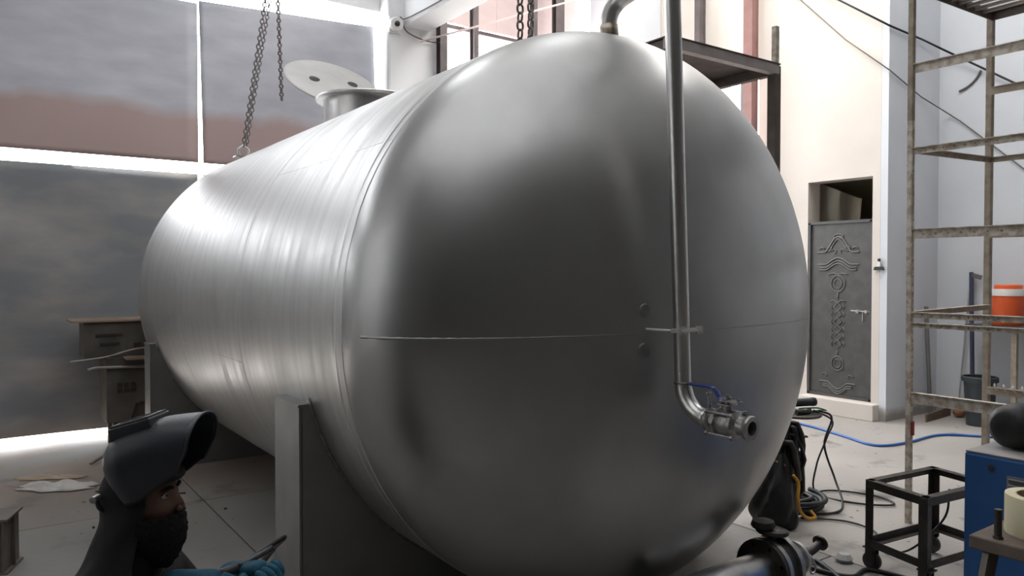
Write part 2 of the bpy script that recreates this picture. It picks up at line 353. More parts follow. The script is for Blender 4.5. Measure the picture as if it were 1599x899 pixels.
MB().ring([head_pt(XA-R*.985+R*1.97*k/60, 1.385+.012*k/60, -.0055) for k in range(61)], .0068, 6).build('weld_seam', mat('ground_weld', (.47, .47, .465), (.34, .34, .335), .5, 1, 5), tank, 0)
for k, (a0, yy0, yy1) in enumerate(((2.55, Y0, 4.25), (3.35, 4.25, 5.75))):
    MB().ring([(XA+(R-.003)*math.cos(a0), yy0+(yy1-yy0)*i/6, ZA+(R-.003)*math.sin(a0)) for i in range(7)], .004, 6).build('weld_seam', 'shell', tank, 0)
# saddles
def saddle(yf, yb):
    zt = 1.03; W_ = 1.352; cx = R*math.cos(math.asin((ZA-zt)/R))+.003; a0 = PI+math.asin((ZA-zt)/R); a1 = 3*PI-a0
    arc = [(XA+(R+.004)*math.cos(a0+(a1-a0)*k/40), ZA+(R+.004)*math.sin(a0+(a1-a0)*k/40)) for k in range(1, 40)]
    pts = [(XA-W_, 0), (XA-W_, zt), (XA-cx, zt)]+arc+[(XA+cx, zt), (XA+W_, zt), (XA+W_, 0)]
    t = .014
    for y in (yf, yb-t): MB().prism([(x, y, z) for x, z in pts], (0, t, 0)).build('saddle_plate', 'saddle', tank)
    for sx in (-1, 1):
        MB().box((XA+sx*(W_+.004), (yf+yb)/2, zt/2), (.014, yb-yf, zt)).build('saddle_side_plate', 'saddle', tank)
        MB().box((XA+sx*(W_-.022), (yf+yb)/2, zt+.005), (.075, yb-yf+.004, .012)).build('saddle_cap_plate', 'saddle', tank)
    a = [(a0-.03)+(a1-a0+.06)*k/50 for k in range(51)]
    MB().ring([(XA+(R+.004)*math.cos(t_), yf-.002, ZA+(R+.004)*math.sin(t_)) for t_ in a], .008, 6).build('weld_seam', 'weld', tank, 0)
saddle(3.27, 3.60); saddle(6.76, 7.0)
# manway
mx, my = XA, 5.47
MB().lathe((mx, my, 2.60), (0, 0, 1), [(.35, 0), (.35, .35), (.335, .35), (.335, 0)], 64, True).build('manway_neck', 'steel', tank, 40)
MB().lathe((mx, my, 2.945), (0, 0, 1), [(.33, 0), (.405, 0), (.41, .006), (.41, .016), (.405, .022), (.33, .022)], 64, True).build('manway_flange', 'steel', tank, 40)
# lid, opened about 140 degrees, hinged on the side away from the camera
hd = (-R0*.57+F0*.82).normalized(); lc = Vector((mx, my, 2.967))+hd*.76+Vector((0, 0, .30)); ln = (Vector((0, 0, .78))-hd*.62).normalized()
lid = MB().lathe(lc, ln, [(0, .02), (.12, .018), (.39, 0.002), (.405, 0), (.412, -.006), (.412, -.014), (.40, -.018), (0, -.005)], 64).build('manway_lid', mat('lid_satin', (.62, .61, .59), (.54, .53, .52), .6, .5, 5), tank, 40)
lu = ln.cross(Vector((0, 0, 1))).normalized()
for sg in (-1, 1):
    p = lc+lu*sg*.17+ln*.018+ln.cross(lu)*.02
    MB().lathe(p, ln, [(0, .004), (.035, .004), (.045, 0), (.045, -.006)], 20).build('lid_fixing', 'dark', lid, 40)
    MB().bar(lc-hd*.33-Vector((0, 0, .30))+lu*sg*.06-Vector((0, 0, .02)), lc-hd*.10-Vector((0, 0, .12))+lu*sg*.06, .012, .05).build('hinge_arm', 'castst', lid)
# lifting lugs
def lug(x, y):
    z = ZA+math.sqrt(R*R-(x-XA)**2)
    MB().box((x, y, z+.004), (.16, .10, .012)).build('lug_pad', 'castst', tank)
    MB().ring([(x, y+.0, z-.01), (x-.045, y, z+.03), (x-.045, y, z+.075), (x, y, z+.11), (x+.045, y, z+.075), (x+.045, y, z+.03), (x, y, z-.01)], .012, 8).build('lifting_lug', 'steel', tank, 0)
    return z
zl1 = lug(2.0, 7.0); zl2 = lug(2.57, 3.53); zl3 = lug(2.75, 3.67)
# fill pipe on the crown: stub, elbow, run to the standpipe
nz = MB()
path = catmull([(2.53, 2.74, 2.72), (2.53, 2.74, 2.86), (2.545, 2.70, 2.93), (2.56, 2.60, 2.965)], 6)+catmull([(2.555, 2.55, 2.97), (2.45, 2.3, 2.98), (2.2, 2.02, 2.985), (2.12, 1.96, 2.99)], 4)
nz.ring(path, .041, 20).build('overflow_pipe', 'steel', tank, 0)
MB().ring([(2.53, 2.74, 2.755), (2.53, 2.74, 2.775), (2.53, 2.74, 2.80), (2.53, 2.74, 2.83)], [.045, .047, .045, .043], 20).build('weld_collar', 'burnt', tank, 0)
# standpipe with elbow
px, py_, pr_ = 2.235, 2.012, .0315
top = Vector((2.135, 1.985, 3.05))
bot = Vector((px+.018, py_, 1.20))
elb = [bot+Vector((0, -.125*(1-math.cos(a)), -.125*math.sin(a))) for a in [PI/2*k/10 for k in range(1, 11)]]
pipe = MB().ring([top+(bot-top)*k/8 for k in range(9)]+elb, [pr_]*9+[pr_*1.06]+[pr_*1.1]*9, 28).build('standpipe', 'steel', tank, 0)
for p_, d_ in ((bot, Vector((0, 0, 1))), (elb[-1], Vector((0, 1, 0)))):
    MB().ring([p_-d_*.004, p_+d_*.004], [pr_*1.12]*2, 24).build('weld_bead', 'weld', pipe, 0)
# pipe bracket: rod from the head round the pipe, with two bolted ears
cz = 1.405; fr = (bot-top); pc = top+fr*((top.z-cz)/(top.z-bot.z))
b = MB(); hp = head_pt(pc.x-.08, cz)
b.cyl(hp, (pc.x-.055, pc.y, cz), .006, 10)
b.ring([pc+Vector((math.cos(a)*(pr_+.006), math.sin(a)*(pr_+.006), 0)) for a in [2*PI*k/24 for k in range(24)]], .0055, 8, True)
b.box((pc.x-.05, pc.y-.01, cz), (.03, .012, .016)); b.box((pc.x+.05, pc.y-.01, cz), (.03, .012, .016))
b.bar((pc.x-.06, pc.y-.04, cz+.002), (pc.x+.062, pc.y-.04, cz+.002), .012, .012)
M['bright'] = mat('bright_bracket', (.80, .79, .76), (.6, .59, .57), .35, .5, 30)
br = b.build('pipe_bracket', 'bright', tank, 40)
for sx in (-.052, -.03, .045, .066): MB().cyl((pc.x+sx, pc.y-.04, cz-.014), (pc.x+sx, pc.y-.04, cz+.016), .0075, 6).build('bolt', 'bright', br)
for dz, rr_ in ((.075, .028), (-.085, .034)):
    q = head_pt(pc.x-.085, cz+dz); nrm = Vector((-.08, -1, 0)).normalized()
    MB().lathe(q+nrm*-.002, nrm, [(0, .0032), (rr_*.7, .0032), (rr_, .0022), (rr_, -.003)], 24).build('ground_patch', mat('ground_patch', (.33, .33, .32), (.24, .24, .235), .5, 1, 20), tank, 0)
# ------------------------------------------------------------------ ball valve on the elbow end
E0 = elb[-1]; ax = Vector((0.03, -1, -.02)).normalized()
vt = thing('ball_valve', 'three piece stainless ball valve with a blue lever at the foot of the standpipe', 'valve', tuple(E0))
def vl(a): return E0+ax*a
o = MB(); o.lathe(E0, ax, [(.022, .001), (.036, .001), (.040, .006), (.040, .014), (.033, .020), (.033, .03), (.022, .03)], 28, True).build('inlet_ferrule', 'castst', vt, 40)
MB().ring([vl(.0)+Vector((math.cos(a), 0, math.sin(a)))*.0 for a in (0,)]+[vl(.012)], .001, 3).bm.free()
b = MB(); b.lathe(vl(.008), ax, [(.040, -.008), (.046, -.004), (.046, .008), (.040, .012)], 28, True); b.build('clamp_ring', 'castst', vt, 40)
b = MB(); c0 = vl(.014)+Vector((-.01, 0, .052)); b.cyl(c0-Vector((0, 0, .012)), c0+Vector((0, .004, .045)), .005, 8); b.box(c0+Vector((0, .004, .048)), (.028, .008, .012), bev=.003); b.cyl(c0+Vector((0, 0, -.002)), c0+Vector((0, 0, .010)), .010, 6); b.build('clamp_wing_nut', 'castst', vt, 40)
MB().lathe(vl(.03), ax, [(0, 0), (.033, 0), (.040, .006), (.052, .012), (.052, .026), (0, .026)], 8).build('end_cap', 'castst', vt)
MB().lathe(vl(.056), ax, [(0, 0), (.044, 0), (.049, .012), (.049, .048), (.044, .060), (0, .060)], 28).build('valve_body', 'castst', vt, 40)
MB().lathe(vl(.116), ax, [(.024, 0), (.052, 0), (.052, .014), (.040, .020), (.033, .026), (.033, .056), (.044, .060), (.046, .072), (.042, .078), (.026, .078)], 32, True).build('outlet_ferrule', 'castst', vt, 40)
sidev = Vector((1, 0, 0)); upv = Vector((0, 0, 1))
for sa, sb in ((.040, .040), (-.040, .040), (.040, -.040), (-.040, -.040)):
    q = sidev*sa+upv*sb
    b = MB(); b.cyl(vl(.026)+q, vl(.142)+q, .0055, 8); b.cyl(vl(.022)+q, vl(.032)+q, .010, 6); b.cyl(vl(.132)+q, vl(.143)+q, .010, 6); b.build('bolt', 'castst', vt)
st = vl(.086)
MB().cyl(st+upv*.045, st+upv*.066, .020, 20).box(st+upv*.070, (.056, .056, .006), bev=.002).cyl(st+upv*.066, st+upv*.105, .009, 12).box(st+upv*.060+Vector((.0, -.03, .026)), (.03, .04, .003)).cyl(st+upv*.088, st+upv*.098, .016, 6).build('stem', 'castst', vt)
b = MB(); b.box(st+upv*.084+Vector((0, -.02, 0)), (.045, .075, .004)); b.cyl(st+upv*.084+Vector((0, -.05, .0)), st+upv*.096+Vector((0, -.05, 0)), .006, 8); b.build('lever_plate', 'castst', vt)
lp = [st+Vector((0, .0, .082)), st+Vector((0, .028, .084)), st+Vector((0, .050, .112)), st+Vector((-.002, .066, .124)), st+Vector((-.006, .11, .126)), st+Vector((-.010, .165, .126))]
lp = catmull(lp, 4); P = []
for i, p in enumerate(lp):
    wv = .012+.003*math.sin(i/len(lp)*PI)
    P.append([p+Vector((wv*math.cos(a), 0, .0055*math.sin(a))) for a in [2*PI*k/10 for k in range(11)]])
MB().grid(P).build('lever_handle', 'blueplastic', vt, 0)

# ------------------------------------------------------------------ chains
def chain(a, b_, link, wire, name='hoist_chain'):
    a = Vector(a); b_ = Vector(b_); d = (b_-a); n = max(1, int(d.length/(link*.72))); z = d.normalized(); u = Vector((1, 0, 0)) if abs(z.x) < .9 else Vector((0, 1, 0))
    x = (u-z*u.dot(z)).normalized(); y = z.cross(x); mb = MB(); hw = link*.30
    for k in range(n):
        c = a+d*((k+.5)/n); s_ = x if k % 2 else y
        pts = []
        for j in range(12):
            t = 2*PI*j/12; pts.append(c+s_*hw*math.cos(t)+z*(link*.5-wire-hw)*(1 if math.sin(t) > .01 else (-1 if math.sin(t) < -.01 else 0))+z*hw*math.sin(t))
        mb.ring(pts, wire, 6, True)
    return mb
tag(chain((2.0, 7.0, zl1+.10), (2.34, 7.0, 5.0), .055, .0062).build('hoist_chain', 'chain', None, 0), 'long dark chain rising from the shackle at the far end of the tank', 'chain', 'hoist chains hanging over the tank')
tag(chain((2.03, 7.02, zl1+.10), (2.39, 7.0, 5.0), .05, .005).build('hoist_chain', 'chain', None, 0), 'thin second fall of chain just right of the shackled far chain', 'chain', 'hoist chains hanging over the tank')
tag(chain((2.521, 7.5, 3.34), (2.46, 7.5, 5.2), .055, .0085).build('hoist_chain', 'chain', None, 0), 'short dark chain hanging free with loose end above the manway lid', 'chain', 'hoist chains hanging over the tank')
tag(chain((2.57, 3.53, zl2+.1), (2.57, 3.53, 4.9), .066, .0065).build('hoist_chain', 'chain', None, 0), 'left one of two chains over the near end of the tank crown', 'chain', 'hoist chains hanging over the tank')
tag(chain((2.75, 3.67, zl3+.1), (2.75, 3.67, 4.9), .066, .0065).build('hoist_chain', 'chain', None, 0), 'right one of two chains over the near end of the tank crown', 'chain', 'hoist chains hanging over the tank')

# ------------------------------------------------------------------ door
dt = struct(bpy.data.objects.new('door_1', None)); COL.objects.link(dt); dt.location = (8.1, 4.885, .19)
MB().box((8.115, 4.885, 1.20), (.035, .775, 2.01), bev=.004).build('door_leaf', 'door', dt)
b = MB()
for y in (4.505, 5.265): b.box((8.10, y, 1.20), (.05, .03, 2.02))
for z in (.205, 2.205): b.box((8.10, 4.885, z), (.05, .78, .03))
b.build('door_frame', 'door', dt)
for y in (4.51, 5.26): pass
XD = 8.094
def DP(u, v): return (XD, 4.905-u, v)    # u to the right in the photo
def relief(pts, r=.009, closed=False):
    mb = MB(); mb.ring([DP(*p) for p in pts], r, 8, closed); return mb.build('relief_moulding', 'doorrel', dt, 0)
def wave(z, amp, hw, flat):      # horizontal, swelling over the middle
    return [(-hw+2*hw*i/28, z+amp*max(0, math.cos(max(-1, min(1, (-hw+2*hw*i/28)/flat))*PI/2))**1.3) for i in range(29)]
for dz in (0, -.035, -.065): relief(wave(1.72+dz, .075, .255-(.03 if dz else 0), .15), .009)
relief(wave(1.86, .18, .255, .16), .010); relief(wave(1.87, .135, .12, .12), .008)
for s in (-1, 1):
    relief([(s*(.11+.035*math.cos(a)*(1-a/14)), 1.895+.035*math.sin(a)*(1-a/14)) for a in [k*.5 for k in range(14)]], .007)
    relief([(s*(.05+.025*math.cos(a)), 1.87+.025*math.sin(a)) for a in [k*.5 for k in range(10)]], .006)
    relief([(s*.24, 1.90), (s*.20, 1.92), (s*.17, 1.90)], .009)
relief([(.0+.055*math.cos(a), 2.04+.028*math.sin(a)) for a in [2*PI*k/18 for k in range(18)]], .008, True)
for zc_, rr in ((1.50, .085), (.58, .075)):
    relief([(rr*math.cos(a), zc_+rr*1.1*math.sin(a)) for a in [2*PI*k/22 for k in range(22)]], .007, True)
    relief([(rr*.55*math.cos(a), zc_+rr*.65*math.sin(a)) for a in [2*PI*k/18 for k in range(18)]], .006, True)
for k in range(6):
    z = 1.23-.085*k
    relief([(0, z+.045), (.05, z), (0, z-.045), (-.05, z)], .006, True)
    for s in (-1, 1): relief([(s*.06, z+.03), (s*.085, z), (s*.06, z-.03)], .005)
relief([(-.09, 1.29), (-.05, 1.31), (0, 1.28), (.05, 1.31), (.09, 1.29)], .008)
relief([(0, 1.40), (0, 1.32)], .007); relief([(0, .73), (0, .68)], .007)
relief([(-.12, 1.60), (-.06, 1.62), (0, 1.605), (.06, 1.62), (.12, 1.60)], .007)
for dz in (0, -.03, -.055): relief([(-p[0], 2*.36-p[1]+dz*1) for p in wave(.36, .075, .22-(.04 if dz else 0), .12)], .008)
for s in (-1, 1): relief([(s*(.16+.03*math.cos(a)), .43+.03*math.sin(a)) for a in [k*.45 for k in range(9)]], .007)
b = MB().cyl(DP(.16, 1.195), DP(.40, 1.19), .008, 10); b.box(DP(.24, 1.19), (.03, .03, .035)); b.box(DP(.34, 1.19), (.03, .03, .035)); b.cyl(DP(.30, 1.19), DP(.30, 1.08), .007, 8); b.build('slide_bolt', 'barsteel', dt, 40)
# holder on the wall beside the door
wh = thing('wall_holder', 'small black and white dispenser on the cream wall beside the steel door', 'holder', (8.05, 4.40, 1.66))
MB().prism([(8.03, 4.455, 1.655), (8.03, 4.345, 1.655), (8.03, 4.36, 1.69), (8.03, 4.44, 1.69)], (.04, 0, 0)).build('tray', 'bulb', wh)
MB().box((8.055, 4.40, 1.72), (.02, .035, .06), bev=.004).build('bottle_body', 'whitep', wh); MB().box((8.05, 4.40, 1.765), (.024, .025, .03), bev=.004).build('bottle_cap', 'bulb', wh)

# CCTV camera and cables on the column
cc = thing('security_camera', 'white dome security camera with dark lens on the tall white column', 'camera', (4.20, 8.17, 4.60))
MB().box((4.10, 8.155, 4.56), (.16, .03, .20), bev=.01).build('back_box', 'cctv', cc)
MB().lathe((4.10, 8.14, 4.56), (-.2, -1, -.15), [(.085, 0), (.085, .05), (.07, .075), (0, .085)], 28).build('housing', 'cctv', cc, 40)
MB().lathe((4.086, 8.062, 4.548), (-.2, -1, -.15), [(.032, -.005), (.032, .012), (.02, .02), (0, .022)], 20).build('camera_lens', 'lens', cc, 40)
tag(MB().ring(catmull([(4.18, 8.14, 4.62), (4.25, 8.13, 4.50), (4.45, 8.12, 4.44), (4.62, 8.13, 4.44), (4.72, 8.14, 4.46)], 6), .008, 6).build('cable', 'wire', None, 0), 'looped grey cable drooping across the top of the white column', 'cable')
tag(MB().ring(catmull([(4.16, 8.14, 4.66), (4.20, 7.9, 4.62), (4.205, 6, 4.60), (4.205, 3.5, 4.60)], 6), .007, 6).build('cable', 'wire', None, 0), 'thin cable running along the left edge of the white beam', 'cable')
tag(MB().cyl((4.24, 7.8, 4.30), (6.6, 7.8, 5.27), .012, 8).build('tie_rod', 'pink', None, 0), 'thin pale rod slanting across the pink cladded bay', 'rod')
# wires on the right hand walls
tag(MB().ring([Vector(q) for q in ((8.03, 5.30, 5.02), (8.02, 4.88, 4.713), (8.03, 4.30, 4.275), (8.691, 4.285, 4.242), (9.10, 4.263, 4.20), (9.15, 3.533, 3.672), (9.17, 3.40, 3.60))], .012, 6).build('wire', 'cable', None, 0), 'thick black wire sloping down across the upper right wall', 'wire')
tag(MB().ring([Vector(q) for q in ((8.05, 5.70, 5.15), (8.05, 5.383, 4.863), (8.05, 4.81, 4.252), (8.05, 4.30, 3.80), (8.725, 4.30, 3.606), (9.16, 4.20, 3.45), (9.17, 4.068, 3.339), (9.17, 3.418, 2.723), (9.17, 3.0, 2.35))], .007, 6).build('wire', 'wire', None, 0), 'thin frayed grey wire sloping down over cream wall and pier', 'wire')

tag(MB().ring(catmull([(9.17, 3.87, 3.88), (9.178, 3.92, 3.80), (9.178, 4.0, 3.73), (9.178, 4.10, 3.69)], 5), .012, 6).build('wire_scrap', 'wire', None, 0), 'short curved dark scrap of wire on the upper pale blue wall', 'wire')
# ------------------------------------------------------------------ work platform beside the tank
pf = thing('work_platform', 'brown steel work platform on posts behind the right side of the tank', 'platform', (3.8, 3.8, 0))
MB().box((3.79, 3.06, 2.955), (1.04, .05, .06)).build('edge_beam', 'barsteel', pf)
for x in (4.285, 3.30): MB().box((x, 3.85, 2.95), (.05, 1.55, .06)).build('edge_beam', 'brown', pf)
MB().box((3.79, 4.62, 2.95), (1.04, .05, .06)).build('edge_beam', 'brown', pf)
for y in (3.55, 4.1): MB().box((3.79, y, 2.955), (.94, .04, .05)).build('cross_beam', 'brown', pf)
MB().box((3.79, 3.84, 2.99), (1.05, 1.62, .008)).build('deck_plate', 'brown', pf)
for y in (3.07, 4.62): MB().box((4.30, y, 1.49), (.06, .06, 2.98)).build('post', 'brown' , pf)
MB().box((4.315, 3.045, 1.5), (.03, .004, 2.96)).build('post_face', 'barsteel', pf)
MB().angle((4.29, 3.05, 2.99), (4.29, 3.05, 3.24), .032, .004).build('rail_stub', 'rustw', pf)

# ------------------------------------------------------------------ angle iron scaffold
sc = thing('scaffold', 'tall scaffold of rusty paint-splashed slotted angle iron by the pale blue wall', 'scaffold', (5.4, 1.9, 0))
Lp = (4.92, 2.47); Bp = (5.93, 2.43); Np = (4.90, .55); Qp = (5.88, .5)
ZT = 3.48
for i, (x, y) in enumerate((Lp, Bp, Np, Qp)):
    if i == 0:
        MB().angle((x, y, 0), (x-.02, y, 2.6), .030, .005, sx=1, sy=1).build('post', 'rustw', sc); MB().angle((x-.02, y, 2.6), (x-.02, y, ZT), .030, .005).build('post', 'rust', sc)
    else: MB().angle((x, y, 0), (x, y, ZT), .038, .005).build('post', 'rust', sc)
def rail(a, b_, z, z2=None, m='rust', h=.045, name='rail'):
    z2 = z if z2 is None else z2; a = Vector((*a, z)); b_ = Vector((*b_, z2)); d = (b_-a).normalized(); s_ = Vector((0, 0, 1))
    mb = MB(); mb.bar(a, b_, .006, h); mb.bar(a+s_*h/2, b_+s_*h/2, .04, .005); return mb.build(name, m, sc)
for z, m, h in ((2.93, 'rustw', .055), (2.405, 'rustw', .04), (1.875, 'rustw', .06), (1.355, 'rustw', .035), (1.29, 'rustw', .03), (.82, 'rustw', .07)):
    rail(Lp, Np, z, None, m, h)
for z in (2.92, 1.90, .78): rail(Bp, Qp, z, None, 'rust', .05)
rail(Bp, Qp, 2.43, None, 'rust', .035)
for z in (2.41, 1.36): rail(Lp, Bp, z, z+.02, 'rust', .035)
for z in (2.9, 2.41, 1.87, 1.36): rail(Np, Qp, z, None, 'rust', .045)
# top deck of welded bars
for a, b_ in ((Lp, Bp), (Bp, Qp), (Np, Qp), (Lp, Np)): rail(a, b_, ZT-.03, None, 'brown', .06, 'deck_frame')
for k in range(1, 9): rail((4.92+.108*k, 2.46), (4.90+.108*k, .53), ZT-.03, None, 'barsteel', .02, 'deck_bar')
for y in (1.95, 1.45, .95): rail((4.9, y), (5.9, y), ZT-.045, None, 'brown', .02, 'deck_bar')
# bolt holes punched through the splashed bars
hb = MB()
for k in range(46): hb.lathe((4.92+.014-.02*(.2+k*.052)/2.6, 2.467, .20+k*.052), (0, -1, 0), [(.004, .0035), (.009, .0035), (.011, .0), (.004, 0)], 8, True)
for z, sp in ((2.405, .06), (1.875, .075), (1.355, .055), (1.29, .055)):
    k = 0
    while k*sp < 1.7: hb.lathe((4.915, 2.40-k*sp, z), (-1, 0, 0), [(.004, .0045), (.010, .0045), (.012, 0), (.004, 0)], 8, True); k += 1
o = hb.build('bolt_hole_rims', mat('rim_paint', (.62, .59, .52), (.4, .3, .2), .85, 0, 30), sc); o['kind'] = 'stuff'
hb = MB()
for k in range(46): hb.lathe((4.92+.014-.02*(.2+k*.052)/2.6, 2.467, .20+k*.052), (0, -1, 0), [(0, .0025), (.0045, .0025), (.0045, 0)], 6)
for z, sp in ((2.405, .06), (1.875, .075), (1.355, .055), (1.29, .055)):
    k = 0
    while k*sp < 1.7: hb.lathe((4.915, 2.40-k*sp, z), (-1, 0, 0), [(0, .0035), (.0045, .0035), (.0045, 0)], 6); k += 1
o = hb.build('bolt_holes', 'hole', sc); o['kind'] = 'stuff'
MB().box((4.935, 2.466, .62), (.034, .012, .09)).build('red_mark', mat('red_paint', (.30, .03, .03), None, .7), sc)
MB().ring([Vector((5.93+.022*math.cos(a*1.3), 2.40-.012*a, .81+.022*math.sin(a*1.3))) for a in [k*.5 for k in range(60)]], .006, 6).build('rope_lashing', 'rag', sc, 0)

# ------------------------------------------------------------------ things by the recess wall
wt = thing('side_table', 'high dark narrow table against the pale blue wall carrying the cooler', 'table', (8.9, 3.0, 0))
MB().box((8.92, 3.12, 1.055), (.46, 1.35, .035)).build('tabletop', 'blackp', wt)
for x in (8.76, 9.1):
    for y in (3.34, 2.5): MB().box((x, y, .52), (.05, .05, 1.04)).build('leg', 'rust', wt)
ck = thing('water_cooler', 'orange insulated water jug with white collar on the high table', 'cooler', (8.9, 3.46, 1.073))
MB().lathe((8.9, 3.46, 1.073), (0, 0, 1), [(0, 0), (.135, 0), (.145, .02), (.158, .31), (0, .31)], 36).build('jug_body', 'orange', ck, 40)
MB().lathe((8.9, 3.46, 1.383), (0, 0, 1), [(0, 0), (.165, 0), (.168, .02), (.160, .07), (0, .075)], 36).build('jug_collar', 'whitep', ck, 40)
MB().lathe((8.9, 3.46, 1.455), (0, 0, 1), [(0, 0), (.13, 0), (.13, .035), (.12, .045), (0, .045)], 36).build('jug_lid', 'orange', ck, 40)
MB().ring(catmull([(8.93, 3.31, 1.36), (8.94, 3.26, 1.34), (8.94, 3.26, 1.26), (8.93, 3.31, 1.22)], 4), .011, 8).build('handle', 'orange', ck, 0)
MB().cyl((8.76, 3.44, 1.12), (8.70, 3.43, 1.12), .014, 12).build('tap', 'whitep', ck)
bk = thing('waste_bin', 'tall dark plastic bin on the floor below the cooler table', 'bin', (8.72, 3.65, 0))
MB().lathe((8.72, 3.65, 0), (0, 0, 1), [(0, 0), (.125, 0), (.155, .50), (.145, .50), (.115, .02), (0, .02)], 36).build('bin_body', 'bin', bk, 40)
MB().lathe((8.72, 3.65, .47), (0, 0, 1), [(.150, 0), (.172, .0), (.172, .045), (.160, .055), (.150, .05)], 36, True).build('bin_rim', 'bin', bk, 40)
mp_ = thing('mop_pole', 'dark blue upright pole leaning on the wall behind the bin', 'pole', (9.0, 3.38, 0))
MB().cyl((8.94, 3.81, 0), (9.14, 3.93, 1.63), .022, 12).build('pole_tube', 'pole', mp_, 40); MB().bar((9.13, 3.92, 1.60), (9.13, 3.82, 1.57), .02, .05).build('pole_head', 'wire', mp_)
tag(MB().cyl((9.10, 4.04, 0.0), (9.17, 3.96, 1.43), .010, 10).build('metal_rod', 'steel', None, 40), 'thin shiny metal rod leaning beside the dark blue pole', 'rod')
tag(MB().cyl((8.83, 4.21, 0.0), (8.85, 4.28, 1.24), .022, 10).build('grey_pipe', 'saddle', None, 40), 'short grey pipe leaning in the corner beside the pier', 'pipe')
pl = MB(); pl.bar((8.42, 4.06, .03), (9.05, 4.10, .05), .02, .11, bev=.004); tag(pl.build('plank', mat('brown_plank', (.20, .13, .09), (.13, .09, .06), .8, 0, 8), None), 'brown board lying on the floor in front of the recess wall', 'board')
bl = MB(); bl.lathe((9.02, 3.98, .055), (1, -.3, 0), [(0, -.07), (.035, -.065), (.052, -.02), (.052, .03), (.035, .06), (0, .07)], 20); tag(bl.build('cloth_bundle', 'cloth_br', None, 0), 'rusty orange bundle on the floor left of the bin', 'bundle')

# ------------------------------------------------------------------ wheeled steel cart
ct = thing('wheeled_cart', 'empty black angle iron cart on casters standing on the concrete', 'cart', (4.2, 2.0, 0))
c4 = [Vector((3.97, 2.23, 0)), Vector((4.56, 2.16, 0)), Vector((4.47, 1.79, 0)), Vector((3.88, 1.86, 0))]
cen = sum(c4, Vector())/4
for c in c4:
    inn = (cen-c).normalized(); MB().angle(c+Vector((0, 0, .09)), c+Vector((0, 0, .49)), .042, .005, sx=1 if inn.x > 0 else -1, sy=1 if inn.y > 0 else -1).build('leg', 'dark', ct)
for z in (.475, .155):
    for i in range(4):
        a, b_ = c4[i], c4[(i+1) % 4]; mb = MB(); up = Vector((0, 0, z)); d = (b_-a).normalized(); n_ = Vector((-d.y, d.x, 0)); n_ = n_ if n_.dot(cen-a) > 0 else -n_
        mb.bar(a+up, b_+up, .005, .042); mb.bar(a+up+n_*.02+Vector((0, 0, .019 if z > .3 else -.019)), b_+up+n_*.02+Vector((0, 0, .019 if z > .3 else -.019)), .04, .005); mb.build('frame_rail', 'dark', ct)
for c in c4:
    inn = (cen-c).normalized()*.035; q = c+inn
    fk = MB().box(q+Vector((0, 0, .125)), (.07, .07, .008)).box(q+Vector((.022, 0, .085)), (.004, .05, .08)).box(q+Vector((-.022, 0, .085)), (.004, .05, .08)).build('caster_fork', 'dark', ct)
    MB().lathe(q+Vector((-.016, 0, .05)), (1, 0, 0), [(0, 0), (.046, 0), (.05, .006), (.05, .026), (.046, .032), (0, .032)], 24).build('caster_wheel', 'blackp', fk, 40)

# ------------------------------------------------------------------ blue machine
wm = thing('welding_machine', 'blue welding power source with grey louvred side at right edge', 'machine', (3.85, 1.15, 0))
MB().box((3.86, 1.17, .51), (.70, .72, .68), bev=.012).build('casing', 'machine', wm)
MB().box((3.86, 1.17, .853), (.69, .71, .006)).build('top_cover', 'machtop', wm)
MB().box((3.508, 1.14, .64), (.006, .44, .28)).build('louvre_panel', 'machtop', wm)
for k in range(11): MB().bar((3.500, 1.35, .765-k*.025), (3.500, .93, .765-k*.025), .016, .006, up=(1, 0, .9)).build('louvre_slat', 'machtop', wm)
for x in (3.58, 4.14):
    for y in (.87, 1.47): MB().lathe((x-.02, y, .085), (1, 0, 0), [(0, 0), (.08, 0), (.085, .01), (.085, .035), (.08, .045), (0, .045)], 24).build('wheel', 'black', wm, 40)
for x, y in ((3.6, .9), (3.6, 1.44), (4.1, .9), (4.1, 1.44)): MB().box((x, y, .14), (.05, .03, .10)).build('wheel_bracket', 'dark', wm)
MB().lathe((3.507, 1.42, .80), (-1, 0, 0), [(0, .004), (.012, .003), (.012, 0)], 12).build('screw', 'hole', wm)
tag(MB().lathe((3.75, 1.40, .956), (.97, -.22, 0), [(0, -.115), (.06, -.112), (.090, -.09), (.098, -.04), (.098, .30), (.08, .33), (0, .33)], 36).build('gas_canister', 'black', None, 0), 'black cylinder lying on top of the blue welding machine', 'cylinder')

# ------------------------------------------------------------------ bench with tape and bolt (near right corner)
bn = thing('steel_bench', 'grimy steel bench corner at the lower right carrying a tape roll', 'bench', (2.0, .3, 0))
zb = 1.16
MB().box((1.948, .222, zb-.012), (1.0, .80, .024), bev=.003).build('bench_top', 'bench', bn)
MB().box((1.93, .10, zb-.13), (.90, .72, .20)).build('drawer_box', 'benchred', bn)
for x, y in ((1.60, -.06), (2.38, -.06), (2.38, .54), (1.60, .54)): MB().box((x, y, .55), (.06, .06, 1.1)).build('leg', 'brown', bn)
MB().prism([(1.452, .60, zb-.026), (1.50, .60, zb-.026), (1.40, .60, zb-.22), (1.37, .60, zb-.22)], (0, -.01, 0)).build('gusset', 'ibeam', bn)
bo = MB().cyl((1.468, .582, zb), (1.468, .582, zb+.052), .0062, 14).cyl((1.468, .582, zb), (1.468, .582, zb+.005), .009, 6); tag(bo.build('bolt_stud', 'dark', None, 40), 'dark threaded stud standing on the bench beside the tape', 'bolt')
tp = thing('tape_roll', 'roll of cream masking tape lying on the grimy bench', 'tape', (1.552, .545, zb))
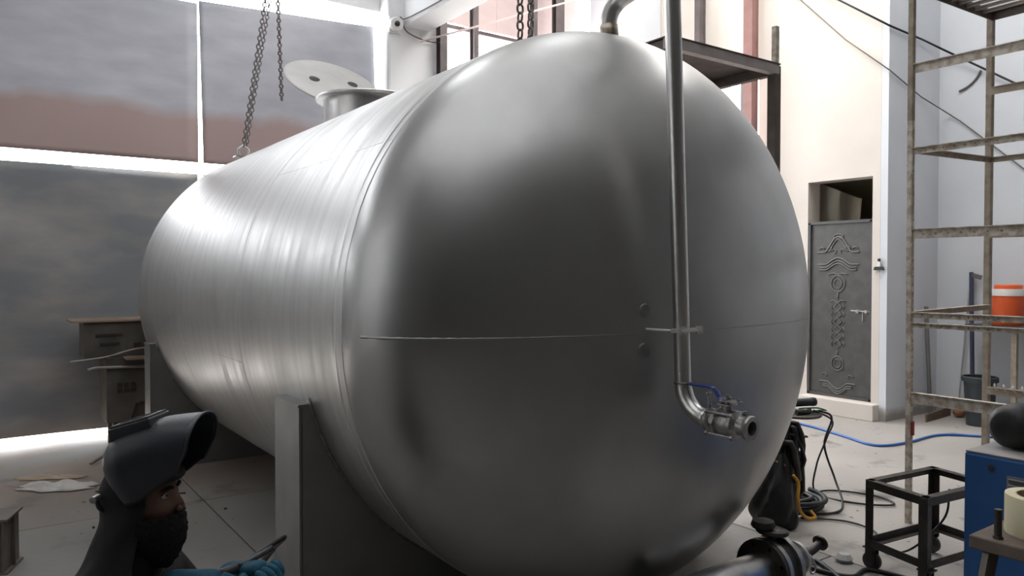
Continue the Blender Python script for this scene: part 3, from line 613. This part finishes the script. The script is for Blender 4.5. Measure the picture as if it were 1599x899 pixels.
MB().lathe((1.552, .545, zb), (0, 0, 1), [(.040, 0), (.056, 0), (.0565, .002), (.0565, .068), (.056, .07), (.040, .07)], 48, True).build('tape', 'tape', tp, 40)
MB().lathe((1.552, .545, zb+.001), (0, 0, 1), [(.0375, 0), (.0400, 0), (.0400, .069), (.0375, .069)], 48, True).build('core', 'card', tp, 40)

# ------------------------------------------------------------------ flanged pipe spool and valve under the head
sp_ = thing('flanged_pipe', 'dark polished pipe spool with two flanges lying under the tank end', 'pipe', (3.3, 2.45, 0))
zs = .155; ys_ = 2.31
MB().lathe((2.480, ys_, zs), (1, 0, 0), [(.088, 0), (.088, .74), (.080, .74), (.080, 0)], 40, True).build('pipe_barrel', 'steel', sp_, 40)
def fl_(x, r, t, m='castst'): MB().lathe((x, ys_, zs), (1, 0, 0), [(.05, 0), (r, 0), (r, t), (.05, t)], 40, True).build('flange', m, sp_, 40)
fl_(3.16, .150, .022, 'dark'); fl_(3.185, .152, .028, 'castst'); fl_(3.28, .152, .028, 'castst')
MB().lathe((3.213, ys_, zs), (1, 0, 0), [(0, 0), (.135, 0), (.135, .067), (0, .067)], 36).build('valve_disc_body', 'dark', sp_, 40)
for k in range(8):
    a = 2*PI*(k+.5)/8; MB().cyl((3.160, ys_+.125*math.cos(a), zs+.125*math.sin(a)), (3.330, ys_+.125*math.cos(a), zs+.125*math.sin(a)), .009, 8).build('bolt', 'castst', sp_)
MB().lathe((3.305, ys_, zs), (1, 0, 0), [(.0, 0), (.072, 0), (.070, .13), (.085, .13), (.085, .15), (.035, .16), (.032, .19), (0, .19)], 32).build('reducer', 'steel', sp_, 40)
MB().ring(catmull([(3.480, ys_, zs), (3.550, ys_, zs), (3.610, ys_-.0, zs+.01), (3.660, ys_, zs+.03)], 4), .022, 14).lathe((3.660, ys_, zs+.03), (1, 0, .3), [(0, 0), (.042, 0), (.042, .012), (0, .012)], 20).build('drain_stub', 'dark', sp_, 40)
MB().ring([(3.530+.025*math.cos(a), ys_-.045, zs-.06+.03*math.sin(a)) for a in [2*PI*k/12 for k in range(12)]], .005, 6, True).cyl((3.530, ys_-.045, zs-.03), (3.530, ys_-.02, zs+.0), .012, 10).build('ring_pin', 'castst', sp_, 0)
MB().cyl((3.245, ys_, zs+.13), (3.245, ys_, zs+.18), .022, 14).build('valve_stem', 'dark', sp_)
MB().lathe((3.245, ys_, zs+.165), (0.1, 0, 1), [(0, 0), (.072, 0), (.080, .008), (.078, .022), (.065, .028), (0, .024)], 30).build('valve_top_plate', 'dark', sp_, 40)
MB().lathe((3.200, ys_+.02, zs+.20), (0, 0, 1), [(0, 0), (.052, 0), (.060, .012), (.052, .035), (0, .04)], 24).build('actuator', 'black', sp_, 40)

# ------------------------------------------------------------------ hoses and cables beside the platform post
hg = thing('hung_cables', 'thick dark bundle of cables and hoses hung round the platform post', 'cables', (4.36, 3.0, 0))
rnd = random.Random(9)
for k in range(16):
    cx_, cy_ = 4.33+rnd.uniform(-.09, .05), 3.02+rnd.uniform(-.07, .02); zt = rnd.uniform(.52, .70); zb_ = rnd.uniform(.12, .30); ww = rnd.uniform(.03, .085); ph = rnd.uniform(0, PI)
    pts = []
    for j in range(16):
        a = 2*PI*j/16; hx = ww*math.cos(a); z = (zt+zb_)/2+(zt-zb_)/2*math.sin(a)
        pts.append((cx_+hx*math.cos(ph)+.012*math.sin(5*a+k), cy_-.03+hx*math.sin(ph)+.012*math.cos(4*a+k), z+.01*math.sin(7*a)))
    MB().ring(pts, rnd.choice((.012, .016, .020)), 7, True).build('cable_loop', rnd.choice(('black', 'dark', 'cable')), hg, 0)
b = MB()
for k in range(14):
    p = Vector((4.36+rnd.uniform(-.08, .09), 2.98+rnd.uniform(-.06, .05), rnd.uniform(.25, .66))); q = p+Vector((rnd.uniform(-.03, .09), rnd.uniform(-.03, .03), rnd.uniform(-.05, .06)))
    b.ring(catmull([p, (p+q)/2+Vector((0, 0, .02)), q], 4), .007, 6)
b.build('loose_wire_ends', 'black', hg, 0)
P = []
for i in range(25):
    v = i/24; row = []
    for j in range(33):
        a = 2*PI*j/32; r = (.155*(1-v)**.35+.005)*(.62+.38*math.sin(v*PI*.9+.4))*(1+.14*math.sin(3*a+5*v)+.10*math.sin(7*a-9*v)+.05*math.sin(13*a+17*v)); row.append((4.20+.05*v+r*math.cos(a), 2.97+r*math.sin(a), .012+.46*v))
    P.append(row)
MB().grid(P).build('cable_sack', 'black', hg, 0)
def coil(name, c, r0, r1, rad, n, m, z0, label, cat):
    pts = []; N_ = n*40
    for i in range(N_+1):
        a = 2*PI*i/40; t = i/N_; r = r0+(r1-r0)*(.5+.5*math.cos(t*PI*n*.9)); pts.append((c[0]+r*math.cos(a), c[1]+r*math.sin(a)*.95, z0+rad*.95*2*(n-1)*t*.45+.006*math.sin(a*2.3)))
    return tag(MB().ring(pts, rad, 8).build(name, m, None, 0), label, cat)
coil('hose_coil', (4.56, 3.10), .12, .24, .016, 7, 'black', .018, 'coil of thick black hose lying on the floor behind the tank edge', 'hose')
yp = catmull([(4.17, 2.82, .36), (4.185, 2.79, .31), (4.15, 2.77, .23), (4.16, 2.76, .15), (4.21, 2.74, .10), (4.26, 2.72, .10), (4.27, 2.76, .13)], 10)
tag(MB().ring(yp, [.009+.0025*(i % 2) for i in range(len(yp))], 10).build('spiral_hose', 'yellow', None, 0), 'short yellow spiral-wrapped hose hanging to the floor by the dark cables', 'hose')
tag(MB().ring(catmull([(4.18, 2.97, .42), (4.22, 2.93, .395), (4.27, 2.91, .37)], 5), .010, 8).build('spiral_hose', 'yellow', None, 0), 'small stub of orange-yellow hose higher up on the dark cable sack', 'hose')
tag(MB().ring(catmull([(6.9, 5.3, .02), (7.16, 4.79, .015), (7.0, 4.2, .012), (6.85, 3.77, .012), (7.2, 3.65, .012), (7.79, 3.64, .012), (8.05, 3.4, .012), (8.2, 3.0, .012), (7.9, 2.2, .012), (6.8, 1.6, .012)], 8), .013, 8).build('air_hose', 'bluehose', None, 0), 'long bright blue air hose curving across the floor before the door', 'hose')
cabs = [([(5.12, 3.25, .60), (5.18, 3.18, .55), (5.12, 3.2, .35), (5.10, 3.1, .12), (4.95, 2.95, .012), (4.72, 2.86, .012), (4.5, 2.95, .012)], .008, 'black cable dropping from the stool and trailing left to the hose coil'),
        ([(5.10, 3.28, .60), (5.22, 3.2, .52), (5.15, 3.2, .40), (5.05, 3.22, .2), (5.02, 3.2, .012), (5.02, 2.9, .012), (5.20, 2.72, .012), (5.30, 2.90, .012), (5.15, 3.18, .012), (4.8, 3.2, .012)], .007, 'black cable dropping from the stool and looping right on the floor'),
        ([(4.43, 2.93, .012), (4.6, 2.72, .012), (4.56, 2.5, .012), (4.3, 2.30, .012), (4.2, 2.1, .10), (4.25, 1.95, .30), (4.2, 1.9, .48)], .006, 'thin dark cable running from the coil to the black cart')]
for p, r_, lb in cabs: tag(MB().ring(catmull(p, 8), r_, 7).build('floor_cable', 'cable', None, 0), lb, 'cable')
tag(MB().ring(catmull([(3.9, 2.0, .012), (4.0, 1.98, .012), (3.95, 2.2, .012), (3.78, 2.2, .014), (3.72, 2.38, .012), (3.83, 2.44, .012), (3.74, 2.28, .02), (3.6, 2.1, .012), (3.3, 1.9, .012)], 8), .012, 7).build('floor_cable', 'black', None, 0), 'greasy black cable crumpled on the floor before the cart', 'cable')
# stool with grinder
sg = thing('round_stool', 'round metal stool behind the right edge of the tank with cables on it', 'stool', (5.08, 3.36, 0))
MB().lathe((5.03, 3.36, .555), (0, 0, 1), [(0, 0), (.16, 0), (.17, .01), (.17, .018), (.16, .024), (0, .024)], 36).build('seat', 'dark', sg, 40)
MB().cyl((4.93, 3.40, .02), (4.93, 3.40, .56), .02, 12).lathe((4.93, 3.40, 0), (0, 0, 1), [(0, 0), (.12, 0), (.11, .02), (0, .025)], 24).build('pedestal', 'dark', sg)
gd = thing('angle_grinder', 'black power tool with round body lying on the round stool', 'tool', (5.05, 3.35, .60))
MB().cyl((4.94, 3.38, .655), (5.13, 3.31, .655), .030, 18).cyl((5.13, 3.31, .655), (5.15, 3.305, .655), .033, 18).build('tool_body', 'blackp', gd, 40)
MB().ring(catmull([(4.92, 3.30, .60), (5.02, 3.28, .595), (5.08, 3.30, .60)], 4), .018, 10).build('tool_handle', 'black', gd, 40)
tag(MB().ring(catmull([(4.95, 3.30, .625), (5.08, 3.24, .625), (5.17, 3.22, .60), (5.20, 3.28, .59), (5.1, 3.3, .585)], 6), .006, 6).build('green_lead', mat('green_lead', (.04, .16, .08), None, .5), None, 0), 'thin green lead curled on the round stool', 'cable')
tag(MB().lathe((3.98, 2.36, .0), (0, 0, 1), [(0, .002), (.04, .004), (.05, .02), (.03, .045), (0, .04)], 9).build('crumpled_wrapper', 'clear', None), 'crumpled clear wrapper on the floor beside the pipe stub', 'wrapper')

# ------------------------------------------------------------------ left side: cabinet, beam, rags
cb = thing('machine_cabinet', 'old grey-brown electrical cabinet on legs in front of the dark gate', 'cabinet', (1.3, 7.8, 0))
MB().box((1.12, 7.95, 1.01), (.64, .40, .32), bev=.006).build('upper_box', 'cabinet', cb)
MB().box((1.30, 7.95, .55), (.66, .44, .60), bev=.006).build('lower_box', 'cabinet', cb)
MB().box((1.06, 7.97, 1.185), (.72, .50, .015)).build('top_plate', 'cabtop', cb)
MB().box((1.0, 7.742, 1.06), (.22, .012, .02)).box((1.0, 7.742, .98), (.16, .01, .02)).box((1.23, 7.742, .95), (.05, .012, .05)).build('switch_strip', 'hole', cb)
MB().box((1.205, 7.62, .85), (.19, .21, .016)).build('shelf', 'cabtop', cb)
b = MB()
for i in range(3):
    for j in range(2): b.box((1.08+.055*i, 7.728, .545+.05*j), (.04, .01, .035))
b.build('meter_row', 'hole', cb)
MB().box((1.42, 7.72, .60), (.02, .02, .16)).box((1.34, 7.72, .42), (.2, .02, .02)).bar((1.22, 7.71, .42), (1.16, 7.70, .25), .02, .02).build('lever', 'hole', cb)
for x in (1.05, 1.56):
    for y in (7.78, 8.1): MB().box((x, y, .125), (.05, .05, .25)).build('leg', 'cabinet', cb)
tag(MB().ring(catmull([(.82, 7.70, .755), (.88, 7.71, .768), (1.0, 7.712, .765), (1.5, 7.712, .745)], 4), .014, 8).build('metal_bar', 'barsteel', None, 0), 'straight bright bar sticking out left in front of the cabinet', 'bar')
tag(MB().ring(catmull([(.68, 7.66, .84), (.84, 7.68, .85), (1.0, 7.69, .87), (1.2, 7.70, .92), (1.45, 7.71, .935)], 5), .009, 8).build('metal_bar', 'barsteel', None, 0), 'curved thin bar rising across the cabinet front', 'bar')
tag(MB().bar((.78, 7.20, .02), (1.15, 7.55, .12), .03, .008).build('flat_bar', 'ibeam', None), 'rusty flat bar leaning low on the floor by the cabinet legs', 'bar')
ib = thing('steel_beam', 'short length of dark steel beam on the floor at left edge', 'beam', (-.2, 5.0, 0))
def XB(u, v, z): return Vector((.17, 4.98, 0))+Vector((-.94, .34, 0))*u+Vector((.34, .94, 0))*v+Vector((0, 0, z))
for z in (.006, .294): MB().prism([XB(0, -.12, z-.006), XB(0, .12, z-.006), XB(1.4, .12, z-.006), XB(1.4, -.12, z-.006)], (0, 0, .012)).build('flange_plate', 'ibeam', ib)
MB().prism([XB(.0, -.005, .01), XB(.0, .005, .01), XB(1.4, .005, .01), XB(1.4, -.005, .01)], (0, 0, .28)).build('web_plate', 'ibeam', ib)
MB().prism([XB(.02, -.115, .01), XB(.03, -.115, .01), XB(.03, .115, .01), XB(.02, .115, .01)], (0, 0, .28)).build('stiffener', 'ibeam', ib)
def rag(name, c, sx, sy, h, m, label, cat, rot=0, seed=1):
    rd = random.Random(seed); P = []; ph = [rd.uniform(0, 6) for _ in range(8)]
    for i in range(17):
        row = []
        for j in range(29):
            u = j/28*2-1; v = i/16*2-1; ed = (1+.18*math.sin(3*u+ph[0])+.12*math.sin(9*u+ph[1])); e2 = 1+.12*math.sin(7*v+ph[2])
            x = u*sx*e2; y = v*sy*ed*(1-.45*u*u); z = .006+h*(1-max(abs(u), abs(v))**3)*abs(math.sin(4*u+ph[3]+v)*math.sin(3*v+ph[4]+u*2))+.25*h*(1-abs(v))
            row.append((c[0]+x*math.cos(rot)-y*math.sin(rot), c[1]+x*math.sin(rot)+y*math.cos(rot), z))
        P.append(row)
    o = MB().grid(P).build(name, m, None, 0); solidify(o, .004, 1); return tag(o, label, cat)
rag('white_rag', (.50, 6.62), .26, .11, .045, 'rag', 'crumpled whitish rag on the dusty floor near the gate', 'rag', -.55, 3)
rag('paper_scrap', (.48, 6.95), .24, .06, .02, mat('tan_scrap', (.48, .38, .29), (.4, .31, .24), .9), 'flat tan scrap on the floor just behind the white rag', 'scrap', -.5, 5)
rag('green_rag', (-.09, 6.75), .12, .10, .10, 'green', 'dark green rag on the floor at the left edge', 'rag', .3, 7)
rag('copper_scrap', (1.02, 3.62), .07, .10, .14, 'copper', 'copper-coloured folded sheet against the foot of the near saddle', 'scrap', .3, 11)
rd = random.Random(21)
for k, (x, y, lb) in enumerate(((1.25, 5.9, 'small dark offcut on the floor just right of the helmet'), (1.38, 5.35, 'small dark sliver on the floor nearest the near saddle'), (.75, 6.3, 'tiny dark offcut on the floor right of the white rag'), (.72, 5.9, 'tiny dark offcut on bare concrete behind the helmet back'), (.6, 5.45, 'small dark offcut on the floor left of the man shoulder'), (-.05, 8.1, 'small dark offcut at the foot of the gate, far left'))):
    b = MB(); b.bar((x, y, .008), (x+rd.uniform(-.06, .06), y+rd.uniform(-.04, .04), .008), .012, .008)
    tag(b.build('metal_offcut', 'dark', None), lb, 'offcut', 'offcuts on the floor')
# ------------------------------------------------------------------ the welder
BASE = F0*2.05+R0*((235-799.5)/1180*2.05)
def W(x, y, z): return BASE+R0*x+F0*y+Vector((0, 0, z))
DP_ = 2.05
def px_(ix, iy, off=0.): D = DP_; return W((ix-235)/1180*D, off, 1.63-(iy-425)/1180*D)
person = thing('person', 'crouching man in dark shirt and hood wearing a flipped-up helmet and blue glove', 'person', tuple(BASE))
def skinmesh(name, verts, edges, m, root=0, sub=2, parent=None, flat=None):
    me = bpy.data.meshes.new(name); me.from_pydata([tuple(v[0]) for v in verts], edges, []); me.materials.append(M[m])
    o = bpy.data.objects.new(name, me); COL.objects.link(o)
    md = o.modifiers.new('skin', 'SKIN'); md.use_smooth_shade = True
    sv = me.skin_vertices[0].data
    for i, v in enumerate(verts):
        r_ = v[1] if hasattr(v[1], '__len__') else (v[1], v[1]); sv[i].radius = r_; sv[i].use_root = (i == root) or (len(v) > 2)
    s2 = o.modifiers.new('sub', 'SUBSURF'); s2.levels = sub; s2.render_levels = sub
    o.parent = parent; 
    if parent: o.matrix_parent_inverse = Matrix.Translation(-parent.location)
    return o
# joints (x forward to the photo's right, y away from the camera, z up)
J = {}
V = [(W(-.34, .02, .30), .135), (W(-.31, .02, .42), .145), (px_(165, 1030, .02), .150), (px_(180, 962, .02), .140), (px_(197, 900, .02), .085), (px_(214, 862, .02), .060),
     (px_(172, 935, -.155), .078), (px_(180, 1010, -.215), .062), (px_(215, 1070, -.235), .052), (px_(255, 990, -.18), .046), (px_(283, 905, -.06), .037),
     (px_(205, 935, .19), .078), (px_(240, 1010, .25), .060), (px_(290, 1060, .26), .050), (px_(335, 1000, .17), .044), (px_(360, 940, .07), .035)]
Ed = [(0, 1), (1, 2), (2, 3), (3, 4), (4, 5), (3, 6), (6, 7), (7, 8), (8, 9), (9, 10), (3, 11), (11, 12), (12, 13), (13, 14), (14, 15)]
body = skinmesh('body', V, Ed, 'shirt', 0, 2, person)
Vt = [(W(-.34, .02, .28), .14)]; Et = []
for s in (-1, 1):
    i = len(Vt); Vt += [(W(-.27, .02+s*.12, .28), .11), (W(-.05, .02+s*.17, .38), .085), (W(.15, .02+s*.19, .47), .068), (W(.10, .02+s*.18, .30), .058), (W(.02, .02+s*.17, .11), .042)]
    Et += [(0, i), (i, i+1), (i+1, i+2), (i+2, i+3), (i+3, i+4)]
skinmesh('trousers', Vt, Et, 'trouser', 0, 2, person)
for s in (-1, 1):
    skinmesh('boot', [(W(.00, .02+s*.17, .10), .045), (W(.0, .02+s*.17, .048), .046), (W(.10, .02+s*.18, .042), .042), (W(.19, .02+s*.185, .036), .034)], [(0, 1), (1, 2), (2, 3)], 'black', 0, 2, person)
# head (skin) : deformed sphere with profile
HC = px_(219, 781, .0); head_r = .0
def headshape(scale=1.0):
    P = []; nu, nv = 40, 28
    for i in range(nv+1):
        th_ = PI*i/nv; row = []
        for j in range(nu+1):
            ph = 2*PI*j/nu; x = math.sin(th_)*math.cos(ph); y = math.sin(th_)*math.sin(ph); z = math.cos(th_)
            X = x*(.092 if x > 0 else .082); Y = y*.076; Z = z*.118
            if x > 0:
                fr_ = x**1.2*max(0, 1-abs(y)*1.1)
                nose = math.exp(-((z+.06)/.17)**2)*math.exp(-(y/.16)**2)*.026*(1 if z > -.25 else 1)
                nose *= (1.0 if z < .0 else .8)
                brow = math.exp(-((z-.22)/.09)**2)*.007*fr_; sock = -math.exp(-((z-.10)/.10)**2)*math.exp(-((abs(y)-.40)/.2)**2)*.011
                lips = math.exp(-((z+.40)/.06)**2)*math.exp(-(y/.28)**2)*.007; chin = math.exp(-((z+.80)/.22)**2)*math.exp(-(y/.4)**2)*.012
                X += nose+brow+sock+lips+chin
            if z < -.2: Y *= 1-.22*(-z-.2); 
            row.append(HC+R0*X*scale+F0*Y*scale+Vector((0, 0, Z*scale)))
        P.append(row)
    return P
hd_ = MB().grid(headshape()); bmesh.ops.remove_doubles(hd_.bm, verts=hd_.bm.verts, dist=1e-5)
face = hd_.build('head', 'skin', person, 0)
for s in (-1, 1):
    e = HC+R0*.072+F0*s*.031+Vector((0, 0, .020))
    MB().lathe(e, R0+F0*s*.3, [(0, -.011), (.008, -.007), (.011, 0), (.008, .008), (.004, .0103), (0, .011)], 14).build('eye', 'eye', face, 0)
    MB().lathe(e, R0+F0*s*.3, [(0, .0118), (.004, .0112), (.005, .0095), (0, .009)], 10).build('iris', 'black', face, 0)
    MB().ring(catmull([HC+R0*.090+F0*s*.010+Vector((0, 0, .034)), HC+R0*.088+F0*s*.030+Vector((0, 0, .040)), HC+R0*.074+F0*s*.050+Vector((0, 0, .034))], 4), [.003, .0045, .005, .005, .005, .005, .004, .003, .002], 8).build('eyebrow', 'beard', face, 0)
    MB().ring(catmull([HC+R0*.082+F0*s*.018+Vector((0, 0, .025)), HC+R0*.0825+F0*s*.031+Vector((0, 0, .0295)), HC+R0*.072+F0*s*.045+Vector((0, 0, .022))], 4), .0028, 6).build('eyelid', 'skin', face, 0)
    MB().lathe(HC+R0*.105+F0*s*.009+Vector((0, 0, -.022)), R0, [(0, -.012), (.008, -.006), (.009, 0), (.005, .006), (0, .007)], 10).build('nostril', 'skin', face, 0)
# beard: jaw mass in front and below, ragged
P = []
for i in range(17):
    row = []; v = i/16
    for j in range(25):
        a = -1.75+3.5*j/24; z = -.034-.118*v; 
        rr = 1.0 if v < .15 else 1
        X = .100*math.cos(a)*(1.02-.34*v**2.2)+.012*math.sin(v*PI); Y = .088*math.sin(a)*(1-.62*v**1.8)
        if abs(a) < .5 and v < .12: z -= .012*(1-abs(a)/.5)
        row.append(HC+R0*(X+.004*math.sin(j*3.1+i*2.3))+F0*Y+Vector((0, 0, z+.003*math.sin(j*2.7+i)-.030*v*math.cos(a))))
    P.append(row)
o = MB().grid(P).build('beard', 'beard', face, 0); solidify(o, .012, 0)
MB().ring(catmull([HC+R0*.082+F0*-.034+Vector((0, 0, -.050)), HC+R0*.099+F0*-.014+Vector((0, 0, -.038)), HC+R0*.103+Vector((0, 0, -.036)), HC+R0*.099+F0*.014+Vector((0, 0, -.038)), HC+R0*.082+F0*.034+Vector((0, 0, -.050))], 4), .0085, 8).build('moustache', 'beard', face, 0)
MB().ring(catmull([HC+R0*.091+F0*-.016+Vector((0, 0, -.050)), HC+R0*.101+Vector((0, 0, -.052)), HC+R0*.091+F0*.016+Vector((0, 0, -.050))], 4), .004, 8).build('lower_lip', 'skin', face, 0)
# hood: cloth shell round the skull, cheeks and neck, open at the face
P = []
NI, NJ = 40, 48
for i in range(NI+1):
    v = i/NI; row = []
    for j in range(NJ+1):
        u = j/NJ; amax = 1.0
        if v < .42:                      # dome
            t = v/.42*PI/2; rx = .100*math.sin(t)+.0005; ry = .094*math.sin(t)+.0005; z = .012+.122*math.cos(t); cx_ = -.004
        else:
            t = (v-.42)/.58; rx = .100-.016*math.sin(t*PI)+.050*t**2.2; ry = .094-.004*math.sin(t*PI)+.075*t**2; z = .012-.275*t; cx_ = -.004-.035*t-.030*t*t
        gap = 0 if v < .30 else min(1.02, (v-.30)/.05*.85)*(1-.25*max(0, (v-.75)/.25))
        a = gap+(2*PI-2*gap)*u
        fold = .005*math.sin(a*7+v*11)*max(0, v-.45)*2+.003*math.sin(a*3+v*23)
        row.append(HC+R0*(cx_+(rx+fold)*math.cos(a))+F0*((ry+fold)*math.sin(a))+Vector((0, 0, z+.006*math.sin(a*2)*v)))
    P.append(row)
hb_ = MB().grid(P); bmesh.ops.remove_doubles(hb_.bm, verts=hb_.bm.verts, dist=1e-4)
hood = hb_.build('hood', 'hood', person, 0); solidify(hood, .006, 0)
MB().ring([px_(219, 742, y_*.088)+R0*x_*.098 for x_, y_ in [(math.cos(-1.45+2.9*k/20), math.sin(-1.45+2.9*k/20)) for k in range(21)]], .013, 10).build('cap_band', 'hood', hood, 0)
# neck cloth hanging over the collar
Vn = [(px_(218, 800, .0), .062), (px_(214, 835, .0), .068), (px_(206, 868, .0), .078), (px_(192, 905, .0), .095)]
skinmesh('neck_cloth', Vn, [(0, 1), (1, 2), (2, 3)], 'hood', 0, 2, person)
# flipped-up welding helmet
hm = thing('welding_helmet', 'x', 'helmet', (0, 0, 0)); bpy.data.objects.remove(hm)
A0 = px_(218, 722); A1 = px_(311, 683); D_ = (A1-A0); L_ = D_.length; Da = D_.normalized(); Ua = (Vector((0, 0, 1))-Da*Da.z).normalized(); Ya = F0
NS, NA = 30, 36; P = []
for i in range(NS+1):
    s = -.46+1.46*i/NS          # along the shell; rear dome where s < 0
    row = []
    if s < 0: k = math.sqrt(max(0, 1-(s/.465)**2))
    else: k = 1
    hw = .112*k*(1-.10*max(0, s)) ; up = (.094*k)*(1-.26*max(0, s)**2); dn = .092*k*(1-.45*max(0, s)**1.0)
    for j in range(NA+1):
        a = -1+2*j/NA               # -1 near bottom edge .. +1 far bottom edge
        th_ = a*PI*.5
        if abs(a) <= .62: q = a/.62*PI/2; yy = hw*math.sin(q)**1; zz = up*math.cos(q)**.85 if math.cos(q) > 0 else 0
        else:
            t = (abs(a)-.62)/.38; yy = (hw*(1-.10*t*t))*(1 if a > 0 else -1); zz = -dn*t
        c = A0+Da*(s*L_)
        droop = -.022*max(0, s-.55)**1.5*2
        tip = (.035*math.cos(min(1, abs(a)/.8)*PI/2)-.06*(abs(a)**3))*max(0, s)**3
        row.append(c+Da*tip+Ya*yy+Ua*(zz+droop))
    P.append(row)
sh = MB().grid(P); bmesh.ops.remove_doubles(sh.bm, verts=sh.bm.verts, dist=1e-4)
helm = thing('welding_helmet', 'dark grey welding helmet flipped up on the crouching man, its open front facing right', 'helmet', tuple(A0))
shell = sh.build('helmet_shell', 'helmet', helm, 0); solidify(shell, .004, 0)
# rolled rim on the open end
MB().ring([P[-1][j] for j in range(NA+1)], .004, 8).build('rim', 'helmet', helm, 0)
# lens box, slightly tilted on top
tdir = (px_(252, 649)-px_(186, 668)).normalized(); tn = (Vector((0, 0, 1))-tdir*tdir.z).normalized()
Rm = Matrix((tdir, F0, tdir.cross(F0))).transposed()
lc_ = px_(218, 666)
MB().box(lc_, (.115, .125, .036), Rm, .004).build('lens_box', 'helmet', helm)
MB().box(lc_+tn*.020, (.105, .112, .008), Rm, .002).build('lens_frame', 'blackp', helm); MB().box(lc_+tn*.0245, (.060, .085, .002), Rm).build('dark_glass', 'lens', helm)
kn = px_(176, 764, -.08); MB().cyl(kn, kn-F0*.03, .009, 12).build('pivot_stud', 'castst', helm)
MB().ring(catmull([px_(174, 764, -.085), px_(176, 780, -.08), px_(182, 792, -.06)], 4), .006, 8).build('headgear_strap', 'blackp', helm, 0)
# gloves: palm + five fingers each
def glove(wr, palm_dir, side, up, s=1.0, curl=1.0):
    wr = Vector(wr); d = Vector(palm_dir).normalized(); sd = Vector(side); sd = (sd-d*sd.dot(d)).normalized(); u = Vector(up); u = (u-d*u.dot(d)-sd*u.dot(sd)).normalized()
    V = [(wr-d*.09, .036), (wr-d*.03, .031), (wr+d*.03, (.034, .023)), (wr+d*.075, (.038, .021))]; E = [(0, 1), (1, 2), (2, 3)]
    o1 = skinmesh('glove', V, E, 'glove', 0, 2, person)
    for k, (off, ln_) in enumerate(((-.033, .068), (-.011, .078), (.011, .073), (.032, .058))):
        b0 = wr+d*.070+sd*off; c1 = .5*curl; c2 = 1.25*curl; c3 = 2.0*curl
        def dr(c): return d*math.cos(c)-u*math.sin(c)
        p1 = b0+dr(c1)*ln_*.45; p2 = p1+dr(c2)*ln_*.33; p3 = p2+dr(c3)*ln_*.26
        skinmesh('glove_finger', [(b0, .0125), (p1, .0125), (p2, .0115), (p3, .0095)], [(0, 1), (1, 2), (2, 3)], 'glove', 0, 2, o1)
    t0 = wr+d*.02-sd*.03; t1 = t0-sd*.025+d*.025-u*.02; t2 = t1+d*.028-u*.018; t3 = t2+d*.016-u*.016+sd*.01
    skinmesh('glove_thumb', [(t0, .016), (t1, .0145), (t2, .0135), (t3, .011)], [(0, 1), (1, 2), (2, 3)], 'glove', 0, 2, o1)
    return o1
def fix_fingers():
    for o in COL.objects:
        if o.name.startswith(('glove_finger', 'glove_thumb')): o.matrix_parent_inverse = Matrix()
glove(px_(303, 903, -.02), (R0*.97+Vector((0, 0, .10))), -F0, (0, 0, 1), 1, .95)
glove(W(.235, .04, .80), (R0*.8-F0*.35+Vector((0, 0, .25))), F0, (0, 0, 1), 1, 1.1)
fix_fingers()
th_ = thing('welding_torch', 'black welding torch handle gripped in the blue glove', 'torch', tuple(px_(352, 896, 0)))
MB().cyl(px_(310, 912, -.0), px_(366, 893, .02), .014, 14).build('torch_grip', 'blackp', th_, 0)
MB().ring(catmull([px_(366, 893, .02), px_(385, 886, .06), px_(400, 884, .12)], 4), .008, 10).build('torch_neck', 'blackp', th_, 0)
MB().ring(catmull([px_(366, 893, .02), (.84, 2.5, .74), (.93, 3.0, .50), (1.15, 3.7, .22), (1.455, 4.413, .02), (1.9, 4.9, .013)], 6), .008, 8).build('torch_lead', 'cable', th_, 0)
bpy.context.view_layer.update()
